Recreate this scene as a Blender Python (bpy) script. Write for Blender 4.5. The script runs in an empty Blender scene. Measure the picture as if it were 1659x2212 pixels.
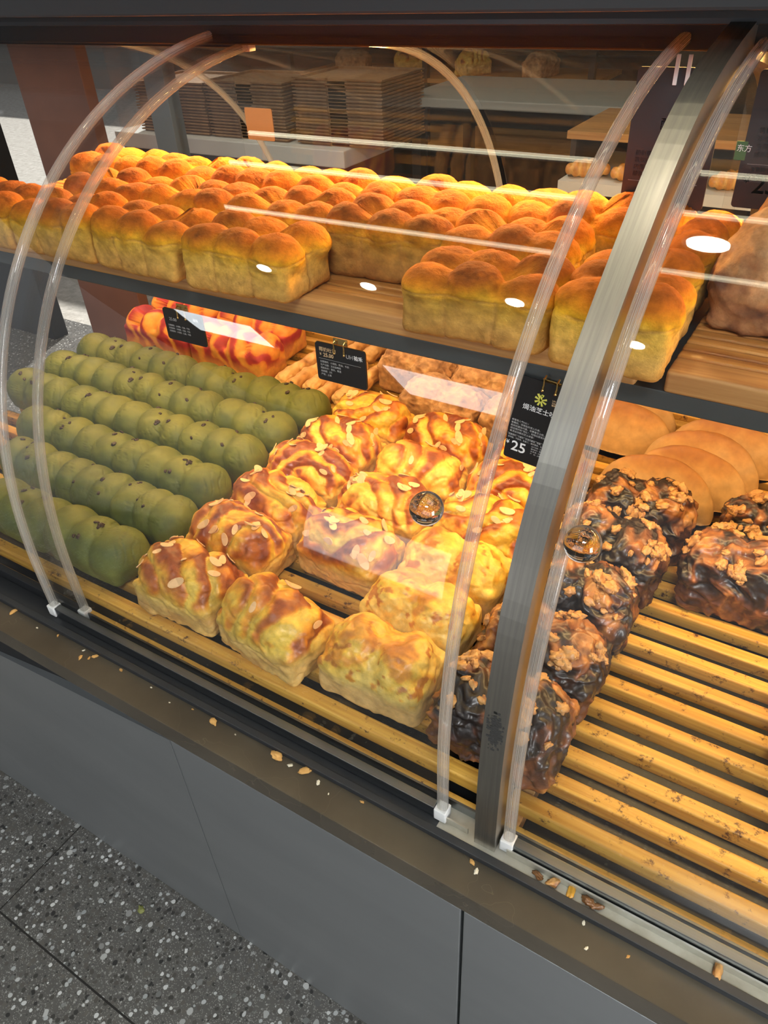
import bpy, bmesh, math, random
import numpy as np
from mathutils import Vector, Matrix, Euler, Quaternion

SC = bpy.context.scene
COL = bpy.context.collection
PI = math.pi
RND = random.Random(7)

# ------------------------------------------------------------------ camera
cd = bpy.data.cameras.new('camera'); cam = bpy.data.objects.new('camera', cd); COL.objects.link(cam)
F, PX, PY, W, H = 1600.0, 829.5, 1106.0, 1659.0, 2212.0
Xc = Vector((3104., 1046., -F)).normalized()
_a = 120.; _b = (F*F - 3104*_a)/1046
Zc = -Vector((_a, _b, F)).normalized()
Yc = Zc.cross(Xc)
R3 = Matrix((( Xc.x, -Xc.y, -Xc.z), (Yc.x, -Yc.y, -Yc.z), (Zc.x, -Zc.y, -Zc.z)))
cam.matrix_world = Matrix.Translation((0, 0, 1.45)) @ R3.to_4x4()
cd.sensor_fit = 'VERTICAL'; cd.sensor_height = 36.0; cd.lens = 36.0*F/H
cd.clip_start = 0.02; cd.clip_end = 100
SC.camera = cam

# ------------------------------------------------------------------ view, world, large lights
SC.view_settings.view_transform = 'Standard'; SC.view_settings.look = 'None'
SC.view_settings.gamma = 1.0; SC.view_settings.use_curve_mapping = False
SC.view_settings.exposure = 0.0
SC.cycles.max_bounces = 8; SC.cycles.transparent_max_bounces = 24
SC.cycles.transmission_bounces = 8; SC.cycles.glossy_bounces = 5; SC.cycles.diffuse_bounces = 3
SC.cycles.sample_clamp_indirect = 4.0
SC.cycles.caustics_reflective = False; SC.cycles.caustics_refractive = False
wd = bpy.data.worlds.new('daylight'); wd.use_nodes = True; SC.world = wd
wn = wd.node_tree.nodes['Background']
wn.inputs[0].default_value = (0.93, 0.96, 1.0, 1); wn.inputs[1].default_value = 0.34

def area(name, loc, sx, sy, power, col, rot=(0, 0, 0)):
    l = bpy.data.lights.new(name, 'AREA'); l.shape = 'RECTANGLE'; l.size = sx; l.size_y = sy
    l.energy = power; l.color = col
    o = bpy.data.objects.new(name, l); o.location = loc; o.rotation_euler = rot; COL.objects.link(o); return o
WARM = (1.0, 0.55, 0.17)
# sun on the street behind the shop
sl = bpy.data.lights.new('sun', 'SUN'); sl.energy = 6.0; sl.angle = 0.02; sl.color = (1, .97, .92)
so = bpy.data.objects.new('sun', sl); so.rotation_euler = Euler((math.radians(-40), 0, math.radians(20))); so.location = (0, 6, 6); COL.objects.link(so)
# daylight through the shop front behind the camera and to the left
area('shopfront_daylight', (-1.95, -2.9, .55), 1.0, .8, 7, (0.92, 0.96, 1.0), (PI/2, 0, 0))
area('side_fill', (2.3, -.55, .85), 1.3, .9, 75, (0.97, 0.98, 1.0), (0, PI/2, 0))  # added fill without a window, grades the base panels from the right
# back fill, then warm lamp strips of the display case: under the canopy beam, and under the upper shelf
area('back_shop_fill', (-2.3, 2.0, 2.75), 2.2, .25, 40, (1.0, .90, .72))  # added fill to brighten the tray stacks, not part of the case
area('canopy_lamp_strip', (-0.15, 1.000, 1.343), 2.4, 0.03, 58, WARM)
area('shelf_lamp_strip_front', (-0.15, 0.80, 1.082), 2.4, 0.03, 10.5, (1.0, 0.66, 0.27))
area('shelf_lamp_strip_back', (-0.15, 1.15, 1.082), 2.4, 0.03, 6, (1.0, 0.55, 0.22))

# ------------------------------------------------------------------ helpers
def tag(o, label=None, cat=None, group=None, kind=None):
    if label: o['label'] = label
    if cat: o['category'] = cat
    if group: o['group'] = group
    if kind: o['kind'] = kind
    return o
def empty(name, loc=(0, 0, 0), rz=0.0):
    o = bpy.data.objects.new(name, None); o.location = loc; o.rotation_euler = (0, 0, rz)
    o.empty_display_size = .02; COL.objects.link(o); return o
def put(name, mesh, parent=None, loc=(0, 0, 0), rot=(0, 0, 0)):
    o = bpy.data.objects.new(name, mesh); o.location = loc; o.rotation_euler = rot
    COL.objects.link(o); o.parent = parent; return o
def copy_tree(o, parent=None):
    c = o.copy(); COL.objects.link(c); c.parent = parent
    for ch in list(o.children): copy_tree(ch, c)
    return c
class MB:
    def __init__(s): s.bm = bmesh.new()
    def box(s, x0, x1, y0, y1, z0, z1, bev=0.0, seg=2):
        b = bmesh.new(); bmesh.ops.create_cube(b, size=1)
        for v in b.verts:
            v.co = Vector((x0+(v.co.x+.5)*(x1-x0), y0+(v.co.y+.5)*(y1-y0), z0+(v.co.z+.5)*(z1-z0)))
        if bev: bmesh.ops.bevel(b, geom=list(b.edges), offset=bev, segments=seg, affect='EDGES', profile=.6)
        m = bpy.data.meshes.new('t'); b.to_mesh(m); b.free(); s.bm.from_mesh(m); bpy.data.meshes.remove(m); return s
    def tube(s, pts, r, n=10):
        pts = [Vector(p) for p in pts]; rings = []
        for i, p in enumerate(pts):
            t = (pts[min(i+1, len(pts)-1)]-pts[max(i-1, 0)]).normalized()
            u = t.cross(Vector((0, 0, 1)));
            if u.length < .1: u = t.cross(Vector((1, 0, 0)))
            u.normalize(); w = t.cross(u)
            rr = r[i] if isinstance(r, (list, tuple)) else r
            rings.append([s.bm.verts.new(p+u*math.cos(2*PI*k/n)*rr+w*math.sin(2*PI*k/n)*rr) for k in range(n)])
        for a, b in zip(rings, rings[1:]):
            for k in range(n): s.bm.faces.new((a[k], a[(k+1) % n], b[(k+1) % n], b[k]))
        s.bm.faces.new(rings[0][::-1]); s.bm.faces.new(rings[-1]); return s
    def sweep(s, path, sect):
        # path: list of (origin, U, V); sect: list of (u,v)
        rings = [[s.bm.verts.new(Vector(o)+Vector(U)*u+Vector(V)*v) for (u, v) in sect] for (o, U, V) in path]
        n = len(sect)
        for a, b in zip(rings, rings[1:]):
            for k in range(n): s.bm.faces.new((a[k], a[(k+1) % n], b[(k+1) % n], b[k]))
        s.bm.faces.new(rings[0][::-1]); s.bm.faces.new(rings[-1]); return s
    def prism(s, pts, y0, y1):     # polygon in XZ extruded in Y
        a = [s.bm.verts.new((x, y0, z)) for x, z in pts]; b = [s.bm.verts.new((x, y1, z)) for x, z in pts]
        n = len(pts); s.bm.faces.new(a); s.bm.faces.new(b[::-1])
        for k in range(n): s.bm.faces.new((a[(k+1) % n], a[k], b[k], b[(k+1) % n]))
        return s
    def ball(s, c, r, sc=(1, 1, 1), seg=24):
        bmesh.ops.create_uvsphere(s.bm, u_segments=seg, v_segments=seg//2, radius=r, matrix=Matrix.Translation(c) @ Matrix.Diagonal((*sc, 1)))
        return s
    def mesh(s, name, mat, smooth=False):
        bmesh.ops.recalc_face_normals(s.bm, faces=s.bm.faces)
        m = bpy.data.meshes.new(name); s.bm.to_mesh(m); s.bm.free()
        if smooth: m.polygons.foreach_set('use_smooth', [True]*len(m.polygons)); m.set_sharp_from_angle(angle=.7)
        if mat: m.materials.append(mat)
        return m
    def build(s, name, mat, parent=None, smooth=False, loc=(0, 0, 0), rot=(0, 0, 0)):
        return put(name, s.mesh(name, mat, smooth), parent, loc, rot)

# ------------------------------------------------------------------ materials
def new_mat(name):
    m = bpy.data.materials.new(name); m.use_nodes = True; nt = m.node_tree
    return m, nt, nt.nodes, nt.links, nt.nodes['Principled BSDF']
def simple(name, col, rough=.5, metal=0., coat=0., spec=None, bump=None, var=None):
    m, nt, N, L, b = new_mat(name)
    b.inputs['Base Color'].default_value = (*col, 1); b.inputs['Roughness'].default_value = rough
    b.inputs['Metallic'].default_value = metal; b.inputs['Coat Weight'].default_value = coat
    if spec is not None: b.inputs['Specular IOR Level'].default_value = spec
    if bump or var:
        tc = N.new('ShaderNodeTexCoord'); mp = N.new('ShaderNodeMapping'); L.new(tc.outputs['Object'], mp.inputs[0])
        nz = N.new('ShaderNodeTexNoise'); L.new(mp.outputs[0], nz.inputs['Vector']); nz.inputs['Detail'].default_value = 5
        if bump:
            nz.inputs['Scale'].default_value = bump[0]
            bp = N.new('ShaderNodeBump'); bp.inputs['Strength'].default_value = bump[1]; bp.inputs['Distance'].default_value = bump[2]
            L.new(nz.outputs[0], bp.inputs['Height']); L.new(bp.outputs[0], b.inputs['Normal'])
        if var:
            nz.inputs['Scale'].default_value = var[0]; mp.inputs['Scale'].default_value = var[3] if len(var) > 3 else (1, 1, 1)
            mx = N.new('ShaderNodeMix'); mx.data_type = 'RGBA'
            mr = N.new('ShaderNodeMapRange'); mr.inputs[1].default_value = .35; mr.inputs[2].default_value = .65
            L.new(nz.outputs[0], mr.inputs[0]); L.new(mr.outputs[0], mx.inputs[0])
            mx.inputs[6].default_value = (*col, 1); mx.inputs[7].default_value = (*var[1], 1)
            L.new(mx.outputs[2], b.inputs['Base Color'])
            if var[2]:
                mr2 = N.new('ShaderNodeMapRange'); mr2.inputs[3].default_value = rough; mr2.inputs[4].default_value = var[2]
                L.new(nz.outputs[0], mr2.inputs[0]); L.new(mr2.outputs[0], b.inputs['Roughness'])
    return m
def emit(name, col, st):
    m, nt, N, L, b = new_mat(name)
    b.inputs['Base Color'].default_value = (0, 0, 0, 1); b.inputs['Emission Color'].default_value = (*col, 1); b.inputs['Emission Strength'].default_value = st
    return m
def wood(name, light, dark, scale=1.0, rough=.42, crumbs=False):
    m, nt, N, L, b = new_mat(name)
    tc = N.new('ShaderNodeTexCoord'); oi = N.new('ShaderNodeObjectInfo')
    ad = N.new('ShaderNodeVectorMath'); ad.operation = 'ADD'; L.new(tc.outputs['Object'], ad.inputs[0])
    sc = N.new('ShaderNodeVectorMath'); sc.operation = 'SCALE'; sc.inputs['Scale'].default_value = 9.0
    cx = N.new('ShaderNodeCombineXYZ'); L.new(oi.outputs['Random'], cx.inputs[0]); L.new(oi.outputs['Random'], cx.inputs[2])
    L.new(cx.outputs[0], sc.inputs[0]); L.new(sc.outputs[0], ad.inputs[1])
    mp = N.new('ShaderNodeMapping'); mp.inputs['Scale'].default_value = (4*scale, 110*scale, 110*scale); L.new(ad.outputs[0], mp.inputs[0])
    nz = N.new('ShaderNodeTexNoise'); nz.inputs['Scale'].default_value = 1.0; nz.inputs['Detail'].default_value = 6; nz.inputs['Distortion'].default_value = .8
    L.new(mp.outputs[0], nz.inputs['Vector'])
    cr = N.new('ShaderNodeValToRGB'); cr.color_ramp.elements[0].position = .35; cr.color_ramp.elements[1].position = .68
    cr.color_ramp.elements[0].color = (*dark, 1); cr.color_ramp.elements[1].color = (*light, 1); L.new(nz.outputs[0], cr.inputs[0])
    # per slat tone
    hv = N.new('ShaderNodeHueSaturation'); mr = N.new('ShaderNodeMapRange'); mr.inputs[3].default_value = .8; mr.inputs[4].default_value = 1.15
    L.new(oi.outputs['Random'], mr.inputs[0]); L.new(mr.outputs[0], hv.inputs['Value']); L.new(cr.outputs[0], hv.inputs['Color'])
    out = hv.outputs[0]
    if crumbs:   # baked-on specks and stains on the tray
        n2 = N.new('ShaderNodeTexNoise'); n2.inputs['Scale'].default_value = 55; n2.inputs['Detail'].default_value = 6; n2.inputs['Roughness'].default_value = .75; L.new(ad.outputs[0], n2.inputs['Vector'])
        r2 = N.new('ShaderNodeValToRGB'); r2.color_ramp.elements[0].position = .575; r2.color_ramp.elements[1].position = .66
        L.new(n2.outputs[0], r2.inputs[0])
        mx = N.new('ShaderNodeMix'); mx.data_type = 'RGBA'; L.new(r2.outputs[0], mx.inputs[0]); L.new(out, mx.inputs[6]); mx.inputs[7].default_value = (.10, .035, .012, 1)
        out = mx.outputs[2]
    L.new(out, b.inputs['Base Color']); b.inputs['Roughness'].default_value = rough
    bp = N.new('ShaderNodeBump'); bp.inputs['Strength'].default_value = .25; bp.inputs['Distance'].default_value = .001
    L.new(nz.outputs[0], bp.inputs['Height']); L.new(bp.outputs[0], b.inputs['Normal'])
    return m
def clear(name, ior=1.45, tint=(1, 1, 1), haze=0.0, gloss_rough=0.0, streak=False, hazecol=(.8, .8, .8)):
    # thin architectural acrylic: see-through with Fresnel reflection, optional surface haze
    m, nt, N, L, b = new_mat(name); N.remove(b)
    out = N['Material Output']
    tr = N.new('ShaderNodeBsdfTransparent'); tr.inputs[0].default_value = (*tint, 1)
    gl = N.new('ShaderNodeBsdfGlossy'); gl.inputs['Roughness'].default_value = gloss_rough
    fr = N.new('ShaderNodeFresnel'); ge = N.new('ShaderNodeNewGeometry')     # the back face of a thin sheet reflects like its front
    ix = N.new('ShaderNodeMapRange'); ix.inputs[3].default_value = ior; ix.inputs[4].default_value = 1/ior
    L.new(ge.outputs['Backfacing'], ix.inputs[0]); L.new(ix.outputs[0], fr.inputs[0])
    mx = N.new('ShaderNodeMixShader'); L.new(fr.outputs[0], mx.inputs[0]); L.new(tr.outputs[0], mx.inputs[1]); L.new(gl.outputs[0], mx.inputs[2])
    last = mx
    if haze > 0:
        df = N.new('ShaderNodeBsdfDiffuse'); df.inputs[0].default_value = (*hazecol, 1)
        tl = N.new('ShaderNodeBsdfTranslucent'); tl.inputs[0].default_value = (*hazecol, 1)
        m1 = N.new('ShaderNodeMixShader'); m1.inputs[0].default_value = .5; L.new(df.outputs[0], m1.inputs[1]); L.new(tl.outputs[0], m1.inputs[2])
        m2 = N.new('ShaderNodeMixShader'); m2.inputs[0].default_value = haze
        if streak:
            at = N.new('ShaderNodeAttribute'); at.attribute_name = 'sect'
            nz = N.new('ShaderNodeTexNoise'); nz.noise_dimensions = '1D'; nz.inputs['Scale'].default_value = 5.0; nz.inputs['Detail'].default_value = 2
            L.new(at.outputs['Fac'], nz.inputs['W'])
            mr = N.new('ShaderNodeMapRange'); mr.inputs[1].default_value = .35; mr.inputs[2].default_value = .65; mr.inputs[3].default_value = haze*.35; mr.inputs[4].default_value = min(1, haze*1.7)
            L.new(nz.outputs[0], mr.inputs[0]); L.new(mr.outputs[0], m2.inputs[0])
        L.new(mx.outputs[0], m2.inputs[1]); L.new(m1.outputs[0], m2.inputs[2]); last = m2
    L.new(last.outputs[0], out.inputs[0]); return m

M = {}
M['dark'] = simple('dark_graphite_paint', (.035, .037, .040), .45, .3, bump=(40, .05, .001))
M['deck'] = simple('dark_deck', (.005, .006, .007), .4)
M['black'] = simple('black_recess', (.006, .006, .007), .6)
M['canopy'] = simple('canopy_graphite', (.028, .028, .029), .42, .2, bump=(300, .08, .0005))
M['shelf'] = simple('shelf_grey_metal', (.10, .11, .11), .38, .6, bump=(200, .08, .0005))
M['steel'] = simple('brushed_steel', (.42, .39, .34), .30, 1.0, var=(30, (.34, .32, .28), .42, (12, .4, .4)))
M['alu'] = simple('aluminium_rail', (.24, .25, .26), .30, 1.0, var=(30, (.19, .20, .21), .40, (.1, 4, 4)))
M['alud'] = simple('dark_rail_and_shade', (.05, .052, .056), .35, .7)
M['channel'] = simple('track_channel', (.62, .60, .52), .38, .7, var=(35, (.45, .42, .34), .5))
M['panel'] = simple('satin_grey_panel', (.33, .34, .34), .36, .70, var=(5, (.29, .30, .30), .42, (.3, 1, 1.5)))
M['white_plastic'] = simple('white_plastic', (.78, .77, .74), .45)
M['gold'] = simple('brass', (.80, .56, .20), .22, 1.0)
M['card'] = simple('black_card', (.012, .012, .013), .28, 0, bump=(500, .03, .0003))
M['ink'] = simple('white_print', (.92, .92, .90), .6)
M['inkdim'] = simple('grey_print', (.42, .42, .41), .6)
M['inkgold'] = simple('warm_print', (.75, .52, .28), .6)
M['lime'] = simple('lime_print', (.62, .60, .10), .6)
M['slat'] = wood('tray_slat_wood', (.78, .46, .085), (.52, .25, .035), crumbs=True)
M['slat2'] = wood('ridge_board_wood', (.62, .30, .075), (.30, .10, .018), 1.0, .3)
M['rail'] = wood('tray_rail_wood', (.60, .33, .11), (.38, .17, .05))
M['glass'] = clear('clear_acrylic', 1.45, (.985, .985, .98), haze=.003)
M['edge'] = clear('acrylic_edge_profile', 1.5, (.93, .92, .90), haze=.26, gloss_rough=.05, streak=True, hazecol=(.78, .77, .74))
gm, nt, N, L, b = new_mat('crystal_knob')
b.inputs['Transmission Weight'].default_value = 1; b.inputs['Roughness'].default_value = 0.0; b.inputs['IOR'].default_value = 1.5
M['crystal'] = gm

def mat_bread(name, rough=.62, coat=0., bump=.35, bscale=260, var=.16, crumb=0.0, coat_rough=.2):
    m, nt, N, L, b = new_mat(name)
    at = N.new('ShaderNodeAttribute'); at.attribute_name = 'crust'
    tc = N.new('ShaderNodeTexCoord'); oi = N.new('ShaderNodeObjectInfo')
    sc = N.new('ShaderNodeVectorMath'); sc.operation = 'SCALE'; sc.inputs['Scale'].default_value = 7.0
    cx = N.new('ShaderNodeCombineXYZ'); L.new(oi.outputs['Random'], cx.inputs[0]); L.new(cx.outputs[0], sc.inputs[0])
    ad = N.new('ShaderNodeVectorMath'); L.new(tc.outputs['Object'], ad.inputs[0]); L.new(sc.outputs[0], ad.inputs[1])
    n1 = N.new('ShaderNodeTexNoise'); n1.inputs['Scale'].default_value = 70; n1.inputs['Detail'].default_value = 7; n1.inputs['Roughness'].default_value = .62; L.new(ad.outputs[0], n1.inputs['Vector'])
    mr = N.new('ShaderNodeMapRange'); mr.inputs[1].default_value = .3; mr.inputs[2].default_value = .7; mr.inputs[3].default_value = 1-var*1.6; mr.inputs[4].default_value = 1+var
    L.new(n1.outputs[0], mr.inputs[0])
    hv = N.new('ShaderNodeHueSaturation'); L.new(at.outputs['Color'], hv.inputs['Color']); L.new(mr.outputs[0], hv.inputs['Value'])
    L.new(hv.outputs[0], b.inputs['Base Color'])
    b.inputs['Roughness'].default_value = rough; b.inputs['Coat Weight'].default_value = coat; b.inputs['Coat Roughness'].default_value = coat_rough
    n2 = N.new('ShaderNodeTexNoise'); n2.inputs['Scale'].default_value = bscale; n2.inputs['Detail'].default_value = 6; n2.inputs['Roughness'].default_value = .65; L.new(ad.outputs[0], n2.inputs['Vector'])
    bp = N.new('ShaderNodeBump'); bp.inputs['Strength'].default_value = bump; bp.inputs['Distance'].default_value = .0016
    L.new(n2.outputs[0], bp.inputs['Height']); L.new(bp.outputs[0], b.inputs['Normal'])
    return m
M['toast'] = mat_bread('sandy_toast_crust', .75, 0, 1.0, 330, .24)
M['toast'].node_tree.nodes['Principled BSDF'].inputs['Specular IOR Level'].default_value = .2
M['green'] = mat_bread('green_dough', .58, 0, .25, 200, .10)
M['glazed'] = mat_bread('glazed_crust', .5, .28, .45, 170, .20, coat_rough=.25)
M['choc'] = mat_bread('chocolate_babka_crust', .45, .55, .6, 170, .35, coat_rough=.22)
M['plain'] = mat_bread('plain_crust', .60, .05, .25, 150, .12)
M['crumbly'] = mat_bread('crumb_crust', .8, 0, .9, 230, .25)
M['flake'] = simple('almond_flake', (.80, .50, .24), .55, bump=(200, .2, .0004))
M['walnut'] = simple('walnut_piece', (.62, .34, .11), .5, coat=.2, bump=(260, .9, .0012), var=(90, (.30, .12, .035), None))
M['bean'] = simple('red_bean', (.035, .018, .012), .45)

# ------------------------------------------------------------------ numpy noise and star-shaped bread surfaces
def vnoise(p, freq, seed=0):
    q = p*freq + seed*17.31
    i = np.floor(q).astype(np.int64); f = q-i; f = f*f*(3-2*f)
    def h(x, y, z):
        n = (x*374761393 + y*668265263 + z*2147483647 + seed*974711) & 0xffffffff
        n = ((n ^ (n >> 13))*1274126177) & 0xffffffff
        n = (n ^ (n >> 16)) & 0xffffffff
        return n/4294967295.0
    x, y, z = i[..., 0], i[..., 1], i[..., 2]; fx, fy, fz = f[..., 0], f[..., 1], f[..., 2]
    def l(a, b, t): return a+(b-a)*t
    return l(l(l(h(x, y, z), h(x+1, y, z), fx), l(h(x, y+1, z), h(x+1, y+1, z), fx), fy),
             l(l(h(x, y, z+1), h(x+1, y, z+1), fx), l(h(x, y+1, z+1), h(x+1, y+1, z+1), fx), fy), fz)*2-1
def fbm(p, freq, seed=0, o=4, g=.5):
    s = 0; a = 1
    for k in range(o): s = s+a*vnoise(p, freq*(2.03**k), seed+k*3); a *= g
    return s
def sm(a, b, x): t = np.clip((x-a)/(b-a), 0, 1); return t*t*(3-2*t)
def smin(a, b, k): h = np.clip(.5+.5*(b-a)/k, 0, 1); return b+(a-b)*h-k*h*(1-h)
def rbox(p, c, h, r):
    q = np.abs(p-np.array(c))-(np.array(h)-r)
    return np.linalg.norm(np.maximum(q, 0), axis=-1)+np.minimum(q.max(-1), 0)-r
def ell(p, c, r):
    r = np.array(r); q = p-np.array(c); k0 = np.linalg.norm(q/r, axis=-1); k1 = np.linalg.norm(q/(r*r), axis=-1)
    return k0*(k0-1)/np.maximum(k1, 1e-6)
def rotz(p, a, c=(0, 0, 0)):
    c = np.array(c); q = p-c; ca, sa = math.cos(a), math.sin(a)
    return np.stack([ca*q[..., 0]+sa*q[..., 1], -sa*q[..., 0]+ca*q[..., 1], q[..., 2]], -1)+c
_cs = {}
def cubesphere(n):
    if n in _cs: return _cs[n]
    vs = {}; V = []; Fc = []
    def vid(k):
        if k not in vs: vs[k] = len(V); V.append(k)
        return vs[k]
    for ax in range(3):
        for sg in (-n, n):
            for i in range(n):
                for j in range(n):
                    q = []
                    for (a, b) in ((i, j), (i+1, j), (i+1, j+1), (i, j+1)):
                        k = [0, 0, 0]; k[ax] = sg; k[(ax+1) % 3] = 2*a-n; k[(ax+2) % 3] = 2*b-n; q.append(vid(tuple(k)))
                    Fc.append(q if sg > 0 else q[::-1])
    _cs[n] = (np.array(V)/n, np.array(Fc)); return _cs[n]
def star(sdf, dims, c, n=44, R=2.2):
    V, Fc = cubesphere(n)
    d = np.tan(V*PI/4*.98); d = d*np.array(dims)
    Ld = np.linalg.norm(d, axis=1, keepdims=True)
    # u in 0..R scaled by the box distance along this direction
    d0 = d; lo = np.zeros(len(d)); hi = np.full(len(d), R); c = np.array(c)
    ts = np.linspace(.15, R, 34); inside = np.ones(len(d), bool); last = np.full(len(d), .15)
    for t in ts:
        s = sdf(c+d0*t); nin = s < 0
        last = np.where(inside & nin, t, last); inside &= nin
    lo = last; hi = last+(ts[1]-ts[0])
    for k in range(9):
        m = (lo+hi)/2; s = sdf(c+d0*m[:, None]) < 0
        lo = np.where(s, m, lo); hi = np.where(s, hi, m)
    P = c+d0*((lo+hi)/2)[:, None]
    return P, Fc
def vnormals(P, Fc):
    a = P[Fc[:, 2]]-P[Fc[:, 0]]; b = P[Fc[:, 3]]-P[Fc[:, 1]]; fn = np.cross(a, b)
    N = np.zeros_like(P)
    for k in range(4): np.add.at(N, Fc[:, k], fn)
    return N/np.maximum(np.linalg.norm(N, axis=1, keepdims=True), 1e-12)
def np_mesh(name, P, Fc, col, mat):
    P = P.copy(); P[:, 2] = np.maximum(P[:, 2], 0)
    m = bpy.data.meshes.new(name); m.vertices.add(len(P)); m.vertices.foreach_set('co', P.ravel())
    m.loops.add(Fc.size); m.loops.foreach_set('vertex_index', Fc.ravel())
    m.polygons.add(len(Fc)); m.polygons.foreach_set('loop_start', np.arange(0, Fc.size, 4)); m.polygons.foreach_set('loop_total', np.full(len(Fc), 4))
    m.update(calc_edges=True); m.validate()
    m.polygons.foreach_set('use_smooth', np.ones(len(Fc), bool))
    at = m.color_attributes.new('crust', 'FLOAT_COLOR', 'POINT')
    c4 = np.ones((len(P), 4)); c4[:, :3] = np.clip(col, 0, 1); at.data.foreach_set('color', c4.ravel())
    m.materials.append(mat); return m
def ramp(t, stops):
    t = np.clip(t, 0, 1); xs = [s[0] for s in stops]
    return np.stack([np.interp(t, xs, [s[1][k] for s in stops]) for k in range(3)], -1)
def mixc(a, b, t): return a*(1-t[:, None])+np.array(b)*t[:, None]

# pull-apart toast: pan-baked block under six sandy domes
def toast_mesh(seed, hx=.074, hy=.047, nx=3, brown=0.0, ztop=0.0, sides=0.0):
    r = random.Random(seed)
    doms = []
    for i in range(nx):
        for j in range(2):
            cx = (i-(nx-1)/2)*(2*hx/nx)*.98+r.uniform(-.005, .005); cy = (j-.5)*hy*1.02+r.uniform(-.002, .002)
            doms.append(((cx, cy, .058+r.uniform(-.003, .004)+ztop), (hx/nx*1.16+r.uniform(0, .003), hy*.60, .025+r.uniform(-.003, .003)), r.random()))
    def sdf(p):
        s = rbox(p, (0, 0, .031), (hx-.001, hy, .031), .009)
        dd = None
        for c, rr, _ in doms:
            e = ell(p, c, rr); dd = e if dd is None else smin(dd, e, .0035)
        return smin(s, dd, .004)
    P, Fc = star(sdf, (hx, hy, .045), (0, 0, .045), 56)
    N = vnormals(P, Fc)
    seam = np.zeros(len(P))
    for i in range(1, nx):
        xb = (i-nx/2)*(2*hx/nx)+fbm(P, 30, seed+i, 2)*.003
        seam = np.maximum(seam, np.exp(-((P[:, 0]-xb)/.0022)**2))
    seam = np.maximum(seam, np.exp(-((P[:, 1]+fbm(P, 30, seed+9, 2)*.003)/.0022)**2)*(np.abs(P[:, 0]) > hx*.8))
    seam *= sm(.062, .05, P[:, 2])
    disp = fbm(P, 28, seed, 3)*.0022+fbm(P, 120, seed+5, 3)*.0006-seam*.0022
    crack = np.exp(-((P[:, 2]-.0535-fbm(P, 35, seed+2, 2)*.004)/.0016)**2)*sm(.3, .1, np.abs(N[:, 2]))
    disp -= crack*.0014
    topm = sm(.060, .082, P[:, 2]+fbm(P, 60, seed+7, 3)*.006)
    disp += topm*fbm(P, 420, seed+3, 2)*.00045
    P = P+N*disp[:, None]
    # nearest dome darkness
    dk = np.zeros(len(P)); best = np.full(len(P), 9.)
    for c, rr, q in doms:
        e = ell(P, c, rr); w = e < best; dk = np.where(w, q, dk); best = np.where(w, e, best)
    z = P[:, 2]+fbm(P, 45, seed+11, 3)*.006
    col = ramp(z/.090, [(0, (.60, .28, .055)), (.25, (.78, .43, .095)), (.52, (.82, .47, .065)), (.60, (.84, .42, .018)), (.70, (.74, .27, .010)), (.82, (.56, .15, .006)), (1, (.42, .095, .005))])
    col = mixc(col, (.22, .055, .008), np.clip((dk-.30)*1.25+brown+.25*fbm(P, 40, seed+31, 2), 0, .88)*topm*(.75+.3*fbm(P, 200, seed+2, 2)))
    if sides: col = mixc(col, (.36, .13, .03), sides*sm(.075, .04, P[:, 2])*(.8+.3*fbm(P, 40, seed+4, 3)))
    col = mixc(col, (.55, .26, .07), np.clip(crack*.5+seam*.35, 0, 1))
    return np_mesh('toast', P, Fc, col, M['toast'])

# green braided loaf along X
def green_mesh(seed, L=.162):
    r = random.Random(seed); n = 3; hx = L/2; lobes = []
    for i in range(n):
        cx = -hx+L*(i+.5)/n+r.uniform(-.006, .006)
        lobes.append(((cx, r.uniform(-.002, .002), .036+r.uniform(-.001, .003)), (L/n*.76+r.uniform(-.002, .004), .0460, .0405+r.uniform(-.0015, .0015)), r.uniform(.3, .8)))
    def sdf(p):
        s = rbox(p, (0, 0, .022), (hx-.004, .040, .022), .014)
        for c, rr, a in lobes: s = smin(s, ell(rotz(p, a, c), c, rr), .0045)
        return s
    P, Fc = star(sdf, (hx, .045, .040), (0, 0, .037), 46)
    N = vnormals(P, Fc)
    w = fbm(P, 22, seed, 3)
    u = (P[:, 0]*1.0+P[:, 1]*.75+w*.010)
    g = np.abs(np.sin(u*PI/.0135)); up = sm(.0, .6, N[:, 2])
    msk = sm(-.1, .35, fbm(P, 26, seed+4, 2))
    disp = fbm(P, 30, seed+1, 3)*.0018-(1-sm(0, .30, g))*.0017*msk*(.3+.7*up)
    P = P+N*disp[:, None]
    t = fbm(P, 30, seed+2, 3)*.5+.5
    col = ramp(t, [(0, (.080, .105, .022)), (.5, (.120, .140, .022)), (1, (.165, .175, .028))])
    col = mixc(col, (.21, .19, .04), sm(.062, .080, P[:, 2])*.35)
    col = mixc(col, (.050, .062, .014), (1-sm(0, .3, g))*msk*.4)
    return np_mesh('dough', P, Fc, col, M['green'])

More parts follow.
